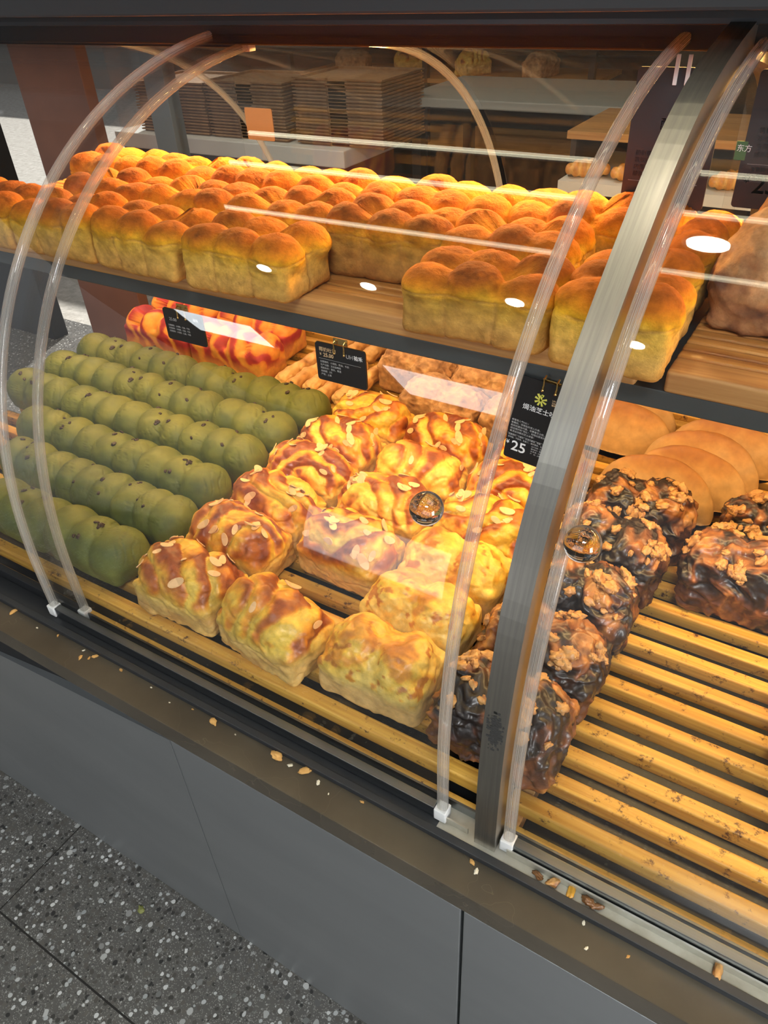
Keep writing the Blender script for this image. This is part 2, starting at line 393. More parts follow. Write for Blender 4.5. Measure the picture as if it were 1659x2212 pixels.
# twisted almond brioche
def twist_mesh(seed, ang=.8, hx=.073, hy=.047, lam=.026, top=.060, pal=0):
    r = random.Random(seed)
    def sdf(p):
        s = rbox(p, (0, 0, .028), (hx-.002, hy-.001, .028), .010)
        s = smin(s, ell(p, (-hx*.28, 0, .048), (hx*.80, hy*1.08, top*.90)), .012)
        s = smin(s, ell(p, (hx*.30, 0, .048), (hx*.78, hy*1.06, top*.82)), .008)
        return s
    P, Fc = star(sdf, (hx, hy, .050), (0, 0, .042), 52)
    N = vnormals(P, Fc)
    w = fbm(P, 13, seed, 3)*.030
    cu = r.uniform(5, 9)*r.choice((-1, 1))
    u = P[:, 0]*math.cos(ang)+P[:, 1]*math.sin(ang)+cu*(P[:, 0]*math.sin(ang)-P[:, 1]*math.cos(ang))**2+w
    ph = u/lam; fr = ph-np.floor(ph)
    rid = np.sin(np.clip(fr, 0, 1)*PI)**.45; topm = sm(.040, .066, P[:, 2]+fbm(P, 30, seed+2, 2)*.006)
    disp = (rid-.7)*.0085*topm+fbm(P, 30, seed+1, 3)*.0030+fbm(P, 110, seed+3, 3)*.0012-(1-sm(0, .25, np.abs(fbm(P, 34, seed+21, 2))))*.0018
    P = P+N*disp[:, None]
    brown = sm(.25, .75, fr+fbm(P, 45, seed+5, 3)*.25)*sm(1.08, .86, fr)*topm
    brown = np.clip(brown*(.85+.6*fbm(P, 20, seed+8, 2))+sm(.085, .105, P[:, 2])*.35+.25*topm*sm(.1, .6, fbm(P, 24, seed+12, 2)), 0, 1)
    col = ramp(brown+fbm(P, 90, seed+6, 3)*.08, [(0, (.84, .56, .08)), (.22, (.80, .42, .035)), (.5, (.66, .24, .018)), (.75, (.44, .115, .008)), (1, (.24, .045, .005))])
    side = sm(.060, .030, P[:, 2])
    col = mixc(col, (.80, .50, .17), side*.75)
    col = mixc(col, (.50, .22, .05), side*sm(.0, .6, fbm(P, 35, seed+13, 3))*.5)
    return np_mesh('brioche', P, Fc, col, M['glazed'])

def lumpy_mesh(seed, kind, hx=.073, hy=.046, top=.055):
    def sdf(p):
        s = rbox(p, (0, 0, .030), (hx-.002, hy-.001, .030), .010)
        s = smin(s, ell(p, (-hx*.4, 0, .050), (hx*.62, hy*1.05, top*.82)), .010)
        s = smin(s, ell(p, (hx*.4, 0, .048), (hx*.62, hy*1.05, top*.78)), .008)
        return s
    P, Fc = star(sdf, (hx, hy, .048), (0, 0, .042), 64 if kind == 'choc' else 52)
    N = vnormals(P, Fc); topm = sm(.040, .066, P[:, 2]+fbm(P, 30, seed+2, 2)*.008)
    if kind == 'cheese':
        a = fbm(P, 42, seed, 2); b = 1-np.abs(fbm(P, 48, seed+7, 3))
        disp = a*.0036*topm+b*.004*topm+fbm(P, 30, seed+1, 3)*.0025+fbm(P, 150, seed+3, 2)*.0005-.003*topm
        P = P+N*disp[:, None]
        t = np.clip(.18+.5*sm(-.1, .8, fbm(P, 36, seed+4, 3))+.45*sm(.080, .102, P[:, 2])*topm, 0, 1)*topm
        t = np.maximum(t, sm(.38, .62, fbm(P, 75, seed+6, 3))*.85*sm(.03, .06, P[:, 2]))
        col = ramp(t, [(0, (.84, .60, .16)), (.35, (.84, .52, .06)), (.6, (.76, .34, .04)), (1, (.45, .13, .015))])
        side = sm(.055, .03, P[:, 2]); col = mixc(col, (.74, .47, .20), side*.7)
        return np_mesh('cheese_loaf', P, Fc, col, M['glazed'])
    if kind == 'choc':
        Wp = P+np.stack([fbm(P, 18, seed+k, 3) for k in (20, 21, 22)], -1)*.022
        r1 = 1-np.abs(fbm(Wp, 26, seed, 3)); r2 = 1-np.abs(fbm(Wp, 60, seed+6, 2))
        disp = (r1-.6)*.011+(r2-.6)*.004+fbm(P, 170, seed+3, 2)*.0010
        P = P+N*disp[:, None]
        t = fbm(Wp, 30, seed+5, 4)*.55+.44+(r1-.6)*.32
        col = ramp(t, [(0, (.008, .004, .003)), (.40, (.014, .006, .004)), (.50, (.07, .022, .010)), (.62, (.20, .065, .020)), (.78, (.38, .14, .035)), (1, (.50, .22, .05))])
        side = sm(.055, .03, P[:, 2]); col = mixc(col, (.17, .055, .018), side*.6*sm(-.5, .3, fbm(P, 30, seed+9, 3)))
        return np_mesh('babka', P, Fc, col, M['choc'])
    if kind == 'crumb':
        c1 = 1-np.abs(vnoise(P, 85, seed)); c2 = 1-np.abs(vnoise(P, 150, seed+4))
        disp = (c1**2*.0045+c2**2*.0025+fbm(P, 30, seed+1, 3)*.003)*(.25+.75*topm)
        P = P+N*disp[:, None]
        t = fbm(P, 70, seed+2, 3)*.5+.5+.3*(c1-.5)
        col = ramp(t, [(0, (.22, .10, .04)), (.4, (.44, .23, .10)), (1, (.60, .36, .17))])
        return np_mesh('crumb_loaf', P, Fc, col, M['crumbly'])
    if kind == 'country':
        disp = fbm(P, 30, seed+1, 4)*.0045+(1-np.abs(fbm(P, 60, seed+5, 3)))*.002
        P = P+N*disp[:, None]
        t = fbm(P, 40, seed+2, 4)*.5+.5
        col = ramp(t, [(0, (.12, .05, .03)), (.3, (.34, .15, .06)), (.6, (.52, .26, .10)), (1, (.62, .36, .17))])
        return np_mesh('country_loaf', P, Fc, col, M['crumbly'])

def marble_mesh(seed, hx=.105, hy=.047, nx=4):
    r = random.Random(seed); doms = []
    for i in range(nx):
        cx = (i-(nx-1)/2)*(2*hx/nx)
        doms.append(((cx, r.uniform(-.002, .002), .058), (hx/nx*1.22, hy*1.02, .036+r.uniform(-.002, .003))))
    def sdf(p):
        s = rbox(p, (0, 0, .032), (hx-.001, hy-.001, .032), .010)
        for c, rr in doms: s = smin(s, ell(p, c, rr), .004)
        return s
    P, Fc = star(sdf, (hx, hy, .048), (0, 0, .045), 46)
    N = vnormals(P, Fc); P = P+N*(fbm(P, 30, seed, 3)*.0018)[:, None]
    u = (P[:, 0]*.9+P[:, 2]*.6+fbm(P, 16, seed+3, 3)*.030)/.021
    s = np.sin(u*PI)*.5+.5+fbm(P, 60, seed+4, 2)*.12
    col = ramp(s, [(0, (.36, .025, .030)), (.40, (.50, .045, .035)), (.52, (.72, .20, .03)), (1, (.84, .36, .055))])
    col = mixc(col, (.80, .40, .10), sm(.05, .02, P[:, 2])*.6)
    return np_mesh('marbled_toast', P, Fc, col, M['plain'])

def slab_mesh(seed):       # half-moon bun standing on its edge
    def sdf(p):
        q = rotz(p, 0); e = ell(q, (0, 0, .006), (.096, .024, .066))
        return e
    P, Fc = star(sdf, (.09, .026, .07), (0, 0, .025), 40)
    N = vnormals(P, Fc); P = P+N*(fbm(P, 20, seed, 3)*.0025+fbm(P, 120, seed+2, 2)*.0005)[:, None]
    P[:, 1] += P[:, 2]*.55
    t = sm(.035, .072, P[:, 2]+fbm(P, 25, seed+1, 3)*.010)
    col = ramp(t, [(0, (.50, .29, .10)), (.5, (.46, .23, .06)), (1, (.32, .12, .02))])
    return np_mesh('half_moon_bun', P, Fc, col, M['plain'])

def stick_mesh(seed, L=.17, r0=.017):
    def sdf(p):
        return rbox(p, (0, 0, r0), (r0, L/2, r0), r0*.98)
    P, Fc = star(sdf, (r0, L/2, r0), (0, 0, r0), 34)
    N = vnormals(P, Fc); P = P+N*(fbm(P, 40, seed, 3)*.0042+fbm(P, 130, seed+2, 2)*.001)[:, None]
    t = fbm(P, 45, seed+1, 4)*.5+.5
    col = ramp(t, [(0, (.20, .07, .02)), (.25, (.50, .24, .07)), (.6, (.68, .38, .13)), (1, (.75, .48, .20))])
    return np_mesh('stick_bread', P, Fc, col, M['plain'])

# ------------------------------------------------------------------ toppings
def flake_mesh(k):
    n = 14; mb = MB(); t = .0005
    a = .0062+.0012*k; b2 = .0034+.0007*((k*7) % 3)
    pts = [(a*math.cos(2*PI*i/n)*(1 if math.cos(2*PI*i/n) < .3 else 1.15), b2*math.sin(2*PI*i/n)) for i in range(n)]
    bm = mb.bm
    up = [bm.verts.new((x, y, t+.12*x*x/.006)) for x, y in pts]; dn = [bm.verts.new((x, y, -t+.12*x*x/.006)) for x, y in pts]
    bm.faces.new(up); bm.faces.new(dn[::-1])
    for i in range(n): bm.faces.new((up[(i+1) % n], up[i], dn[i], dn[(i+1) % n]))
    return mb.mesh('almond_flake', M['flake'])
def nut_mesh(seed, mat='walnut', s=.0062):
    P = []; V, Fc = cubesphere(7); d = V/np.linalg.norm(V, axis=1, keepdims=True)
    rr = s*(1+.45*fbm(d, 1.7, seed, 3)+.15*np.abs(fbm(d, 4, seed+3, 2)))
    P = d*rr[:, None]*np.array([1.15, .85, .62])
    m = bpy.data.meshes.new('nut'); m.from_pydata(P.tolist(), [], Fc.tolist()); m.polygons.foreach_set('use_smooth', [True]*len(Fc)); m.materials.append(M[mat]); return m
FLK = [flake_mesh(k) for k in range(3)]
NUT = [nut_mesh(k) for k in range(5)]
BEAN = [nut_mesh(k+20, 'bean', .0030) for k in range(3)]
def scatter(obj, pool, name, n, seed, zmin, lift, clump=0.0, xr=None, smin_=.7, smax=1.15, tilt=.25):
    r = random.Random(seed); me = obj.data; vs = me.vertices
    cand = [i for i in range(len(vs)) if vs[i].co.z > zmin and vs[i].normal.z > .35]
    if xr: cand = [i for i in cand if xr[0] < vs[i].co.x < xr[1]]
    if not cand: return
    cen = [vs[r.choice(cand)].co.copy() for _ in range(3)]
    for k in range(n):
        i = r.choice(cand)
        if clump and r.random() < clump:
            c = r.choice(cen); i = min(r.sample(cand, min(60, len(cand))), key=lambda q: (vs[q].co-c).length)
        v = vs[i]; q = v.normal.to_track_quat('Z', 'X') @ Quaternion((0, 0, 1), r.uniform(0, 2*PI)) @ Quaternion((1, 0, 0), r.uniform(-tilt, tilt))
        o = put(name, r.choice(pool), obj.parent if obj.parent else obj)
        o.parent = obj
        o.rotation_mode = 'QUATERNION'; o.rotation_quaternion = q; o.location = v.co+v.normal*lift
        s = r.uniform(smin_, smax); o.scale = (s, s, s)

ORD = ['first', 'second', 'third', 'fourth', 'fifth', 'sixth', 'seventh', 'eighth']
def place(proto, loc, rz, label, cat, group, used, scale=None):
    o = proto if proto not in used else copy_tree(proto)
    used.add(proto)
    o.location = loc; o.rotation_euler = (0, 0, rz)
    o.scale = scale or (1, 1, 1)
    tag(o, label, cat, group); return o
USED = set()

# ================================================================== SETTING
def terrazzo():
    m, nt, N, L, b = new_mat('terrazzo')
    tc = N.new('ShaderNodeTexCoord'); P = tc.outputs['Object']
    def mix(fac, a, c):
        x = N.new('ShaderNodeMix'); x.data_type = 'RGBA'; L.new(fac, x.inputs[0])
        (L.new(a, x.inputs[6]) if not isinstance(a, tuple) else setattr(x.inputs[6], 'default_value', (*a, 1)))
        (L.new(c, x.inputs[7]) if not isinstance(c, tuple) else setattr(x.inputs[7], 'default_value', (*c, 1)))
        return x.outputs[2]
    nz = N.new('ShaderNodeTexNoise'); nz.inputs['Scale'].default_value = 9; nz.inputs['Detail'].default_value = 8; nz.inputs['Roughness'].default_value = .7; L.new(P, nz.inputs['Vector'])
    base = mix(nz.outputs[0], (.050, .048, .044), (.125, .120, .108))
    dn = N.new('ShaderNodeTexNoise'); dn.inputs['Scale'].default_value = 60; L.new(P, dn.inputs['Vector'])
    off = N.new('ShaderNodeVectorMath'); off.operation = 'SCALE'; off.inputs['Scale'].default_value = .006; L.new(dn.outputs['Color'], off.inputs[0])
    pv = N.new('ShaderNodeVectorMath'); L.new(P, pv.inputs[0]); L.new(off.outputs[0], pv.inputs[1])
    last = base
    for sc, th, keep, c1, c2 in ((420, .22, .35, (.20, .19, .17), (.30, .29, .27)), (210, .24, .30, (.010, .010, .010), (.35, .34, .32)), (110, .30, .22, (.012, .012, .012), (.11, .10, .085)), (60, .22, .10, (.014, .013, .012), (.5, .5, .48)), (95, .24, .13, (.30, .31, .31), (.62, .62, .60))):
        vo = N.new('ShaderNodeTexVoronoi'); vo.inputs['Scale'].default_value = sc; L.new(pv.outputs[0], vo.inputs['Vector'])
        lt = N.new('ShaderNodeMath'); lt.operation = 'LESS_THAN'; L.new(vo.outputs['Distance'], lt.inputs[0]); lt.inputs[1].default_value = th*1.6
        sp = N.new('ShaderNodeSeparateColor'); L.new(vo.outputs['Color'], sp.inputs[0])
        kp = N.new('ShaderNodeMath'); kp.operation = 'LESS_THAN'; L.new(sp.outputs[0], kp.inputs[0]); kp.inputs[1].default_value = min(.6, keep*1.5)
        mu = N.new('ShaderNodeMath'); mu.operation = 'MULTIPLY'; L.new(lt.outputs[0], mu.inputs[0]); L.new(kp.outputs[0], mu.inputs[1])
        cc = mix(sp.outputs[1], c1, c2)
        last = mix(mu.outputs[0], last, cc)
    L.new(last, b.inputs['Base Color']); b.inputs['Roughness'].default_value = .42
    return m
M['terrazzo'] = terrazzo()
M['joint'] = simple('floor_joint', (.012, .010, .008), .8)
def struct(o): o['kind'] = 'structure'; return o
mb = MB(); mb.box(-3.6, 2.4, -3.2, 2.2, -.06, 0); mb.box(-1.9, 2.4, 2.2, 4.7, -.06, 0)
fl = struct(mb.build('floor', M['terrazzo']))
tr = MB(); tr.box(-3.6, 2.4, .144, .1475, 0, .0006); tr.box(-1.0445, -1.0425, .1475, .35, 0, .0006); tr.box(-1.0445, -1.0425, -3.2, .144, 0, .0006)
tr.box(-3.6, 2.4, -1.06, -1.057, 0, .0006)
struct(tr.build('trim_1', M['joint']))
M['paving'] = simple('street_paving', (.52, .50, .46), .8, var=(14, (.34, .33, .30), None), bump=None)
def paving():
    m, nt, N, L, b = new_mat('street_stone')
    tc = N.new('ShaderNodeTexCoord')
    n = N.new('ShaderNodeTexNoise'); n.inputs['Scale'].default_value = 22; n.inputs['Detail'].default_value = 9; n.inputs['Roughness'].default_value = .7; L.new(tc.outputs['Object'], n.inputs['Vector'])
    cr = N.new('ShaderNodeValToRGB'); cr.color_ramp.elements[0].position = .3; cr.color_ramp.elements[1].position = .7
    cr.color_ramp.elements[0].color = (.36, .34, .30, 1); cr.color_ramp.elements[1].color = (.66, .64, .60, 1); L.new(n.outputs[0], cr.inputs[0]); L.new(cr.outputs[0], b.inputs['Base Color'])
    bp = N.new('ShaderNodeBump'); bp.inputs['Strength'].default_value = .6; bp.inputs['Distance'].default_value = .01; L.new(n.outputs[0], bp.inputs['Height']); L.new(bp.outputs[0], b.inputs['Normal'])
    b.inputs['Roughness'].default_value = .8; return m
M['paving'] = paving()
struct(MB().box(-22, -1.9, 2.2, 16, -.10, -.002).build('ground', M['paving']))
M['concrete'] = simple('outdoor_concrete', (.36, .35, .33), .85, bump=(20, .3, .01))
struct(MB().box(-22, 2.4, 8.2, 8.6, -.1, 2.6).build('wall_outside', M['concrete']))
M['wallp'] = simple('dark_interior_wall', (.045, .038, .033), .8)
struct(MB().box(-5.0, 2.6, 4.7, 4.8, 0, 3.0).build('wall_back', M['wallp']))
M['ceil'] = simple('shop_ceiling', (.030, .028, .026), .8)
struct(MB().box(-3.6, 2.6, -3.2, 2.25, 2.82, 2.9).box(-2.9, 2.6, 2.25, 4.7, 2.82, 2.9).build('ceiling', M['ceil']))
M['wallr'] = simple('interior_wall', (.22, .20, .18), .8)
struct(MB().box(2.4, 2.5, -3.2, 5.3, 0, 2.9).build('wall_right', M['wallr']))
M['pillar'] = simple('brown_pillar_cladding', (.32, .125, .070), .40, coat=.15, var=(3, (.22, .085, .05), None))
struct(MB().box(-2.87, -2.50, 2.0, 2.05, 0, 2.9, .004).build('wall_pillar', M['pillar']))
struct(MB().box(-4.6, -3.18, 2.00, 2.08, 0, 2.9, .004).build('wall_left', simple('black_frame', (.008, .008, .009), .5)))
struct(MB().box(-2.30, -2.20, 2.1, 2.16, 0, 2.9, .003).build('trim_2', simple('window_frame_grey', (.20, .22, .23), .4)))
struct(MB().box(-2.50, -1.9, 2.12, 2.126, 0.0, 2.9).build('window_1', M['glass']))

# ceiling lamps (fixtures reflected in the curved doors, plus one added fill panel)
def strip(y, x0, x1, lab):
    e = empty('ceiling_strip_light', ((x0+x1)/2, y, 2.78)); w = (x1-x0)/2
    MB().box(-w, w, -.022, .022, 0, .035, .003).build('housing', M['white_plastic'], e)
    MB().box(-w+.01, w-.01, -.016, .016, -.004, .0).build('diffuser', EM, e)
    tag(e, lab, 'ceiling light', 'ceiling strip lights')
EM = emit('strip_lamp', (1.0, .93, .66), 9)
strip(1.30, -2.0, 1.6, 'long ceiling strip light above the far side of the case')
strip(.93, -2.0, 1.6, 'long ceiling strip light above the middle of the case')
strip(.45, -2.0, 1.6, 'long ceiling strip light above the front of the case')
EM2 = emit('downlight_lamp', (1.0, .92, .74), 90)
def down(x, y, r, lab):
    e = empty('ceiling_downlight', (x, y, 2.80))
    m = MB(); m.tube([(0, 0, .02), (0, 0, -.012)], r*1.25, 28); m.build('ring', M['white_plastic'], e)
    m = MB(); m.tube([(0, 0, -.010), (0, 0, -.016)], r, 28); m.build('lamp', EM2, e)
    tag(e, lab, 'ceiling light', 'round ceiling downlights')
down(-.33, .70, .055, 'round ceiling downlight directly above the right glass door')
down(-1.34, 1.62, .04, 'small round ceiling downlight over the far side')
for k, (x, y) in enumerate([(-1.92, -.15), (-1.44, -.14), (-.87, -.04), (-.49, -.22)]):
    down(x, y, .032, '%s small ceiling downlight from the left, in the row before the case' % ORD[k])
def panel_light(x0, x1, y0, y1, st, lab):
    e = empty('ceiling_panel_light', ((x0+x1)/2, (y0+y1)/2, 2.79)); a = (x1-x0)/2; b_ = (y1-y0)/2
    MB().box(-a-.02, a+.02, -b_-.02, b_+.02, 0, .03, .003).build('frame', M['white_plastic'], e)
    MB().box(-a, a, -b_, b_, -.004, 0).build('diffuser', emit('panel_lamp', (.90, .96, 1.0), st), e)
    tag(e, lab, 'ceiling light', 'ceiling panel lights')
panel_light(-1.65, -.95, -1.60, -1.16, 7.5, 'bright rectangular ceiling panel light in front of the case')
panel_light(-2.85, -2.35, -1.32, -1.02, 11.0, 'smaller rectangular ceiling panel light, left of the bigger one')

panel_light(.15, .95, -1.15, -.70, 48.0, 'unseen ceiling panel light added as fill to the right, above the customer aisle')  # added to brighten the floor that the base panels reflect
# ================================================================== DISPLAY CASE
case = empty('display_case', (-.45, .35, 0)); tag(case, 'long bakery display case with curved clear doors, dark canopy and grey base panels', 'display case')
OX, OY = .45, -.35       # children are written in world coordinates, shifted by the empty
def cb(mb, name, mat, parent=case, smooth=False):
    m = mb.mesh(name, mat, smooth); m.transform(Matrix.Translation((OX, OY, 0)))
    return put(name, m, parent)
X0, X1 = -1.45, 1.15
# stone ledge, plinth panels
def stone():
    m, nt, N, L, b = new_mat('brown_grey_stone')
    tc = N.new('ShaderNodeTexCoord'); mp = N.new('ShaderNodeMapping'); mp.inputs['Scale'].default_value = (1, 1, 1); L.new(tc.outputs['Object'], mp.inputs[0])
    n = N.new('ShaderNodeTexNoise'); n.inputs['Scale'].default_value = 6; n.inputs['Detail'].default_value = 8; L.new(mp.outputs[0], n.inputs['Vector'])
    cr = N.new('ShaderNodeValToRGB'); cr.color_ramp.elements[0].color = (.052, .042, .029, 1); cr.color_ramp.elements[1].color = (.092, .074, .050, 1)
    cr.color_ramp.elements[0].position = .35; cr.color_ramp.elements[1].position = .68; L.new(n.outputs[0], cr.inputs[0])
    # thin pale veins
    n2 = N.new('ShaderNodeTexNoise'); n2.inputs['Scale'].default_value = 3.0; n2.inputs['Detail'].default_value = 5; L.new(mp.outputs[0], n2.inputs['Vector'])
    ab = N.new('ShaderNodeMath'); ab.operation = 'SUBTRACT'; ab.inputs[1].default_value = .5; L.new(n2.outputs[0], ab.inputs[0])
    a2 = N.new('ShaderNodeMath'); a2.operation = 'ABSOLUTE'; L.new(ab.outputs[0], a2.inputs[0])
    lt = N.new('ShaderNodeMath'); lt.operation = 'LESS_THAN'; lt.inputs[1].default_value = .0004; L.new(a2.outputs[0], lt.inputs[0])
    mf = N.new('ShaderNodeMath'); mf.operation = 'MULTIPLY'; mf.inputs[1].default_value = .10; L.new(lt.outputs[0], mf.inputs[0])
    mx = N.new('ShaderNodeMix'); mx.data_type = 'RGBA'; L.new(mf.outputs[0], mx.inputs[0]); L.new(cr.outputs[0], mx.inputs[6]); mx.inputs[7].default_value = (.30, .25, .18, 1)
    L.new(mx.outputs[2], b.inputs['Base Color']); b.inputs['Roughness'].default_value = .24
    return m
M['stone'] = stone()
cb(MB().box(X0, X1, .3375, .384, .632, .667, .0012), 'stone_ledge', M['stone'])
cb(MB().box(X0, X1, .384, 1.53, .60, .655), 'case_deck', M['deck'])
cb(MB().box(X0, X1, .372, 1.50, .02, .60), 'plinth_core', M['black'])
for x0, x1 in ((-.6035, -.161), (-.157, .42), (.424, X1)):
    cb(MB().box(x0, x1, .350, .366, .003, .601, .0012), 'base_panel', M['panel'])
mb = MB(); bm = mb.bm
front = [(-.605, .350, .601), (-.605, .350, .003), (X0, .343, .003), (X0, .374, .44)]
# facet: the top edge falls back and down towards the left
grid = []
for i in range(13):
    t = i/12; x = -.605+t*(X0+.605); yt = .350+.030*t; zt = .601-.165*t
    grid.append([Vector((x, .350+t*(-.006)+(yt-.350+.006*t)*s, .003+(zt-.003)*s)) for s in [k/8 for k in range(9)]])
f_ = [[bm.verts.new(p) for p in row] for row in grid]; b__ = [[bm.verts.new(p+Vector((0, .012, 0))) for p in row] for row in grid]
for i in range(12):
    for j in range(8):
        bm.faces.new((f_[i][j], f_[i+1][j], f_[i+1][j+1], f_[i][j+1])); bm.faces.new((b__[i][j], b__[i][j+1], b__[i+1][j+1], b__[i+1][j]))
    bm.faces.new((f_[i][8], f_[i+1][8], b__[i+1][8], b__[i][8])); bm.faces.new((f_[i][0], b__[i][0], b__[i+1][0], f_[i+1][0]))
for j in range(8): bm.faces.new((f_[0][j], f_[0][j+1], b__[0][j+1], b__[0][j])); bm.faces.new((f_[12][j], b__[12][j], b__[12][j+1], f_[12][j+1]))
cb(mb, 'folded_base_panel', M['panel'])
# door track
cb(MB().box(X0, X1, .377, .3865, .655, .6745, .0012), 'track_lip', M['dark'])
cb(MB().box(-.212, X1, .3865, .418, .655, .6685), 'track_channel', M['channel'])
cb(MB().box(X0, -.2122, .3865, .418, .655, .6685), 'track_channel', M['alud'])  # left stretch of the same channel, its shading put into a darker colour
cb(MB().box(-.132, X1, .3985, .4005, .6685, .678), 'track_guide', M['channel'])
cb(MB().box(-.205, -.178, .3985, .4005, .6685, .678), 'track_guide', M['channel'])
cb(MB().box(X0, X1, .418, .4205, .655, .683), 'track_guide', M['alu'])
# canopy
cb(MB().box(X0, X1, .832, 1.078, 1.390, 1.56, .003), 'canopy_box', M['canopy'])
cb(MB().box(X0, X1, .842, 1.068, 1.384, 1.390), 'canopy_soffit', M['black'])
cb(MB().box(X0, X1, .935, 1.02, 1.348, 1.384, .002), 'canopy_beam', M['black'])
cb(MB().box(X0, X1, .922, .929, 1.372, 1.384, .001), 'canopy_track', M['alud'])
cb(MB().box(X0, X1, 1.50, 1.545, .60, .672, .002), 'back_sill', M['dark'])
cb(MB().box(-1.31, X1, .655, 1.180, 1.088, 1.108, .0015), 'upper_shelf', M['shelf'])

NS, ZC, YCC, AA, BB = 2.3, .74, 1.05, .647, .626
def prof(off=0.0, y_end=.952, n=44, z0=.680, a0=AA):
    pts = [(YCC-AA-off*0, z0)]
    th = np.linspace(0, PI/2, 400)
    ys = YCC-AA*np.cos(th)**(2/NS); zs = ZC+BB*np.sin(th)**(2/NS)
    k = ys <= y_end; ys = ys[k]; zs = zs[k]
    pl = np.concatenate([[[YCC-AA, z0]], np.stack([ys, zs], 1)])
    d = np.concatenate([[0], np.cumsum(np.linalg.norm(np.diff(pl, axis=0), axis=1))])
    s = np.linspace(0, d[-1], n); P = np.stack([np.interp(s, d, pl[:, 0]), np.interp(s, d, pl[:, 1])], 1)
    T = np.gradient(P, axis=0); T /= np.linalg.norm(T, axis=1, keepdims=True)
    Nn = np.stack([-T[:, 1], T[:, 0]], 1)      # outward (towards the customer, up)
    return P+Nn*off, Nn
def curved(x0, x1, off, t, mirror=False, nx=6, **k):
    P, Nn = prof(off, **k); m = MB(); bm = m.bm; Q = P-Nn*t; xs = [x0+(x1-x0)*i/nx for i in range(nx+1)]
    fy = (lambda y: 1.91-y) if mirror else (lambda y: y)
    A = [[bm.verts.new((x, fy(p[0]), p[1])) for x in xs] for p in P]; B = [[bm.verts.new((x, fy(q[0]), q[1])) for x in xs] for q in Q]
    n = len(P)
    for i in range(n-1):
        for j in range(nx):
            bm.faces.new((A[i][j], A[i+1][j], A[i+1][j+1], A[i][j+1])); bm.faces.new((B[i][j], B[i][j+1], B[i+1][j+1], B[i+1][j]))
        bm.faces.new((A[i][0], B[i][0], B[i+1][0], A[i+1][0])); bm.faces.new((A[i][nx], A[i+1][nx], B[i+1][nx], B[i][nx]))
    for j in range(nx):
        bm.faces.new((A[0][j], A[0][j+1], B[0][j+1], B[0][j])); bm.faces.new((A[-1][j], B[-1][j], B[-1][j+1], A[-1][j+1]))
    return m
def edge_bar(x, off, mirror=False, r=.0060, y_end=.952, name='edge_profile', parent=None):
    P, Nn = prof(off, y_end=y_end, n=60); fy = (lambda y: 1.91-y) if mirror else (lambda y: y); sg = -1 if mirror else 1
    sect = [(r*math.copysign(abs(math.cos(a))**.7, math.cos(a)), r*.95*math.copysign(abs(math.sin(a))**.7, math.sin(a))) for a in [2*PI*k/20 for k in range(20)]]
    m = MB(); m.sweep([((x, fy(p[0]), p[1]), (1, 0, 0), (0, sg*nn[0], nn[1])) for p, nn in zip(P, Nn)], sect)
    me = m.mesh(name, M['edge'], True); me.transform(Matrix.Translation((OX, OY, 0)))
    at = me.attributes.new('sect', 'FLOAT', 'POINT')
    vals = []
    for i in range(len(P)):
        for k in range(20): vals.append(abs(k-10)/10*6)
    at.data.foreach_set('value', vals[:len(me.vertices)])
    return put(name, me, parent)
def door(x0, x1, off, mirror=False, knob=None, rail=M['alu'], bars=(True, True), caps=True):
    d = empty('sliding_door', (0, 0, 0)); d.parent = case
    # the door's own frame of reference is the case's
    P, Nn = prof(off); fy = (lambda y: 1.91-y) if mirror else (lambda y: y)
    cb(curved(x0+.004, x1-.004, off, .003, mirror), 'curved_pane', M['glass'], d, True)
    ya, yb = sorted((fy(P[0][0]-.005), fy(P[0][0]+.006)))
    cb(MB().box(x0+.008, x1-.008, ya, yb, .6695, .686, .001), 'bottom_rail', rail, d)
    yt = sorted((fy(P[-1][0]-.002), fy(P[-1][0]+.008)))
    cb(MB().box(x0+.004, x1-.004, yt[0], yt[1], P[-1][1]-.003, P[-1][1]+.007, .001), 'top_rail', rail, d)
    for b_, x in zip(bars, (x0, x1)):
        if b_: edge_bar(x, off-.0015, mirror, parent=d)
    if caps:
        for x in (x0, x1):
            cb(MB().box(x-.0075, x+.0075, ya-.002, yb+.002, .6690, .687, .0015), 'end_cap', M['white_plastic'], d)
            cb(MB().box(x-.006, x+.008, yt[0]+.002, yt[1]+.006, P[-1][1]-.008, P[-1][1]+.012, .001), 'top_hanger', M['white_plastic'], d)
    if knob:
        kx, ky, kz = knob
        k_ = cb(MB().ball((kx, ky, kz), .0152, seg=48), 'crystal_knob', M['crystal'], d, True)
    return d
d1 = door(-.872, -.212, 0.0, knob=(-.250, .444, 1.063))
tag(d1)
d2 = door(-1.44, -.822, -.016, rail=M['alud'])  # left door rail, dark surroundings put into a darker metal colour
d3 = door(-.134, .60, -.004, knob=(-.1165, .458, 1.066))
# rear doors
door(-1.20, -.63, -.010, mirror=True, caps=False)
door(-.62, -.17, -.004, mirror=True, caps=False, bars=(False, False))
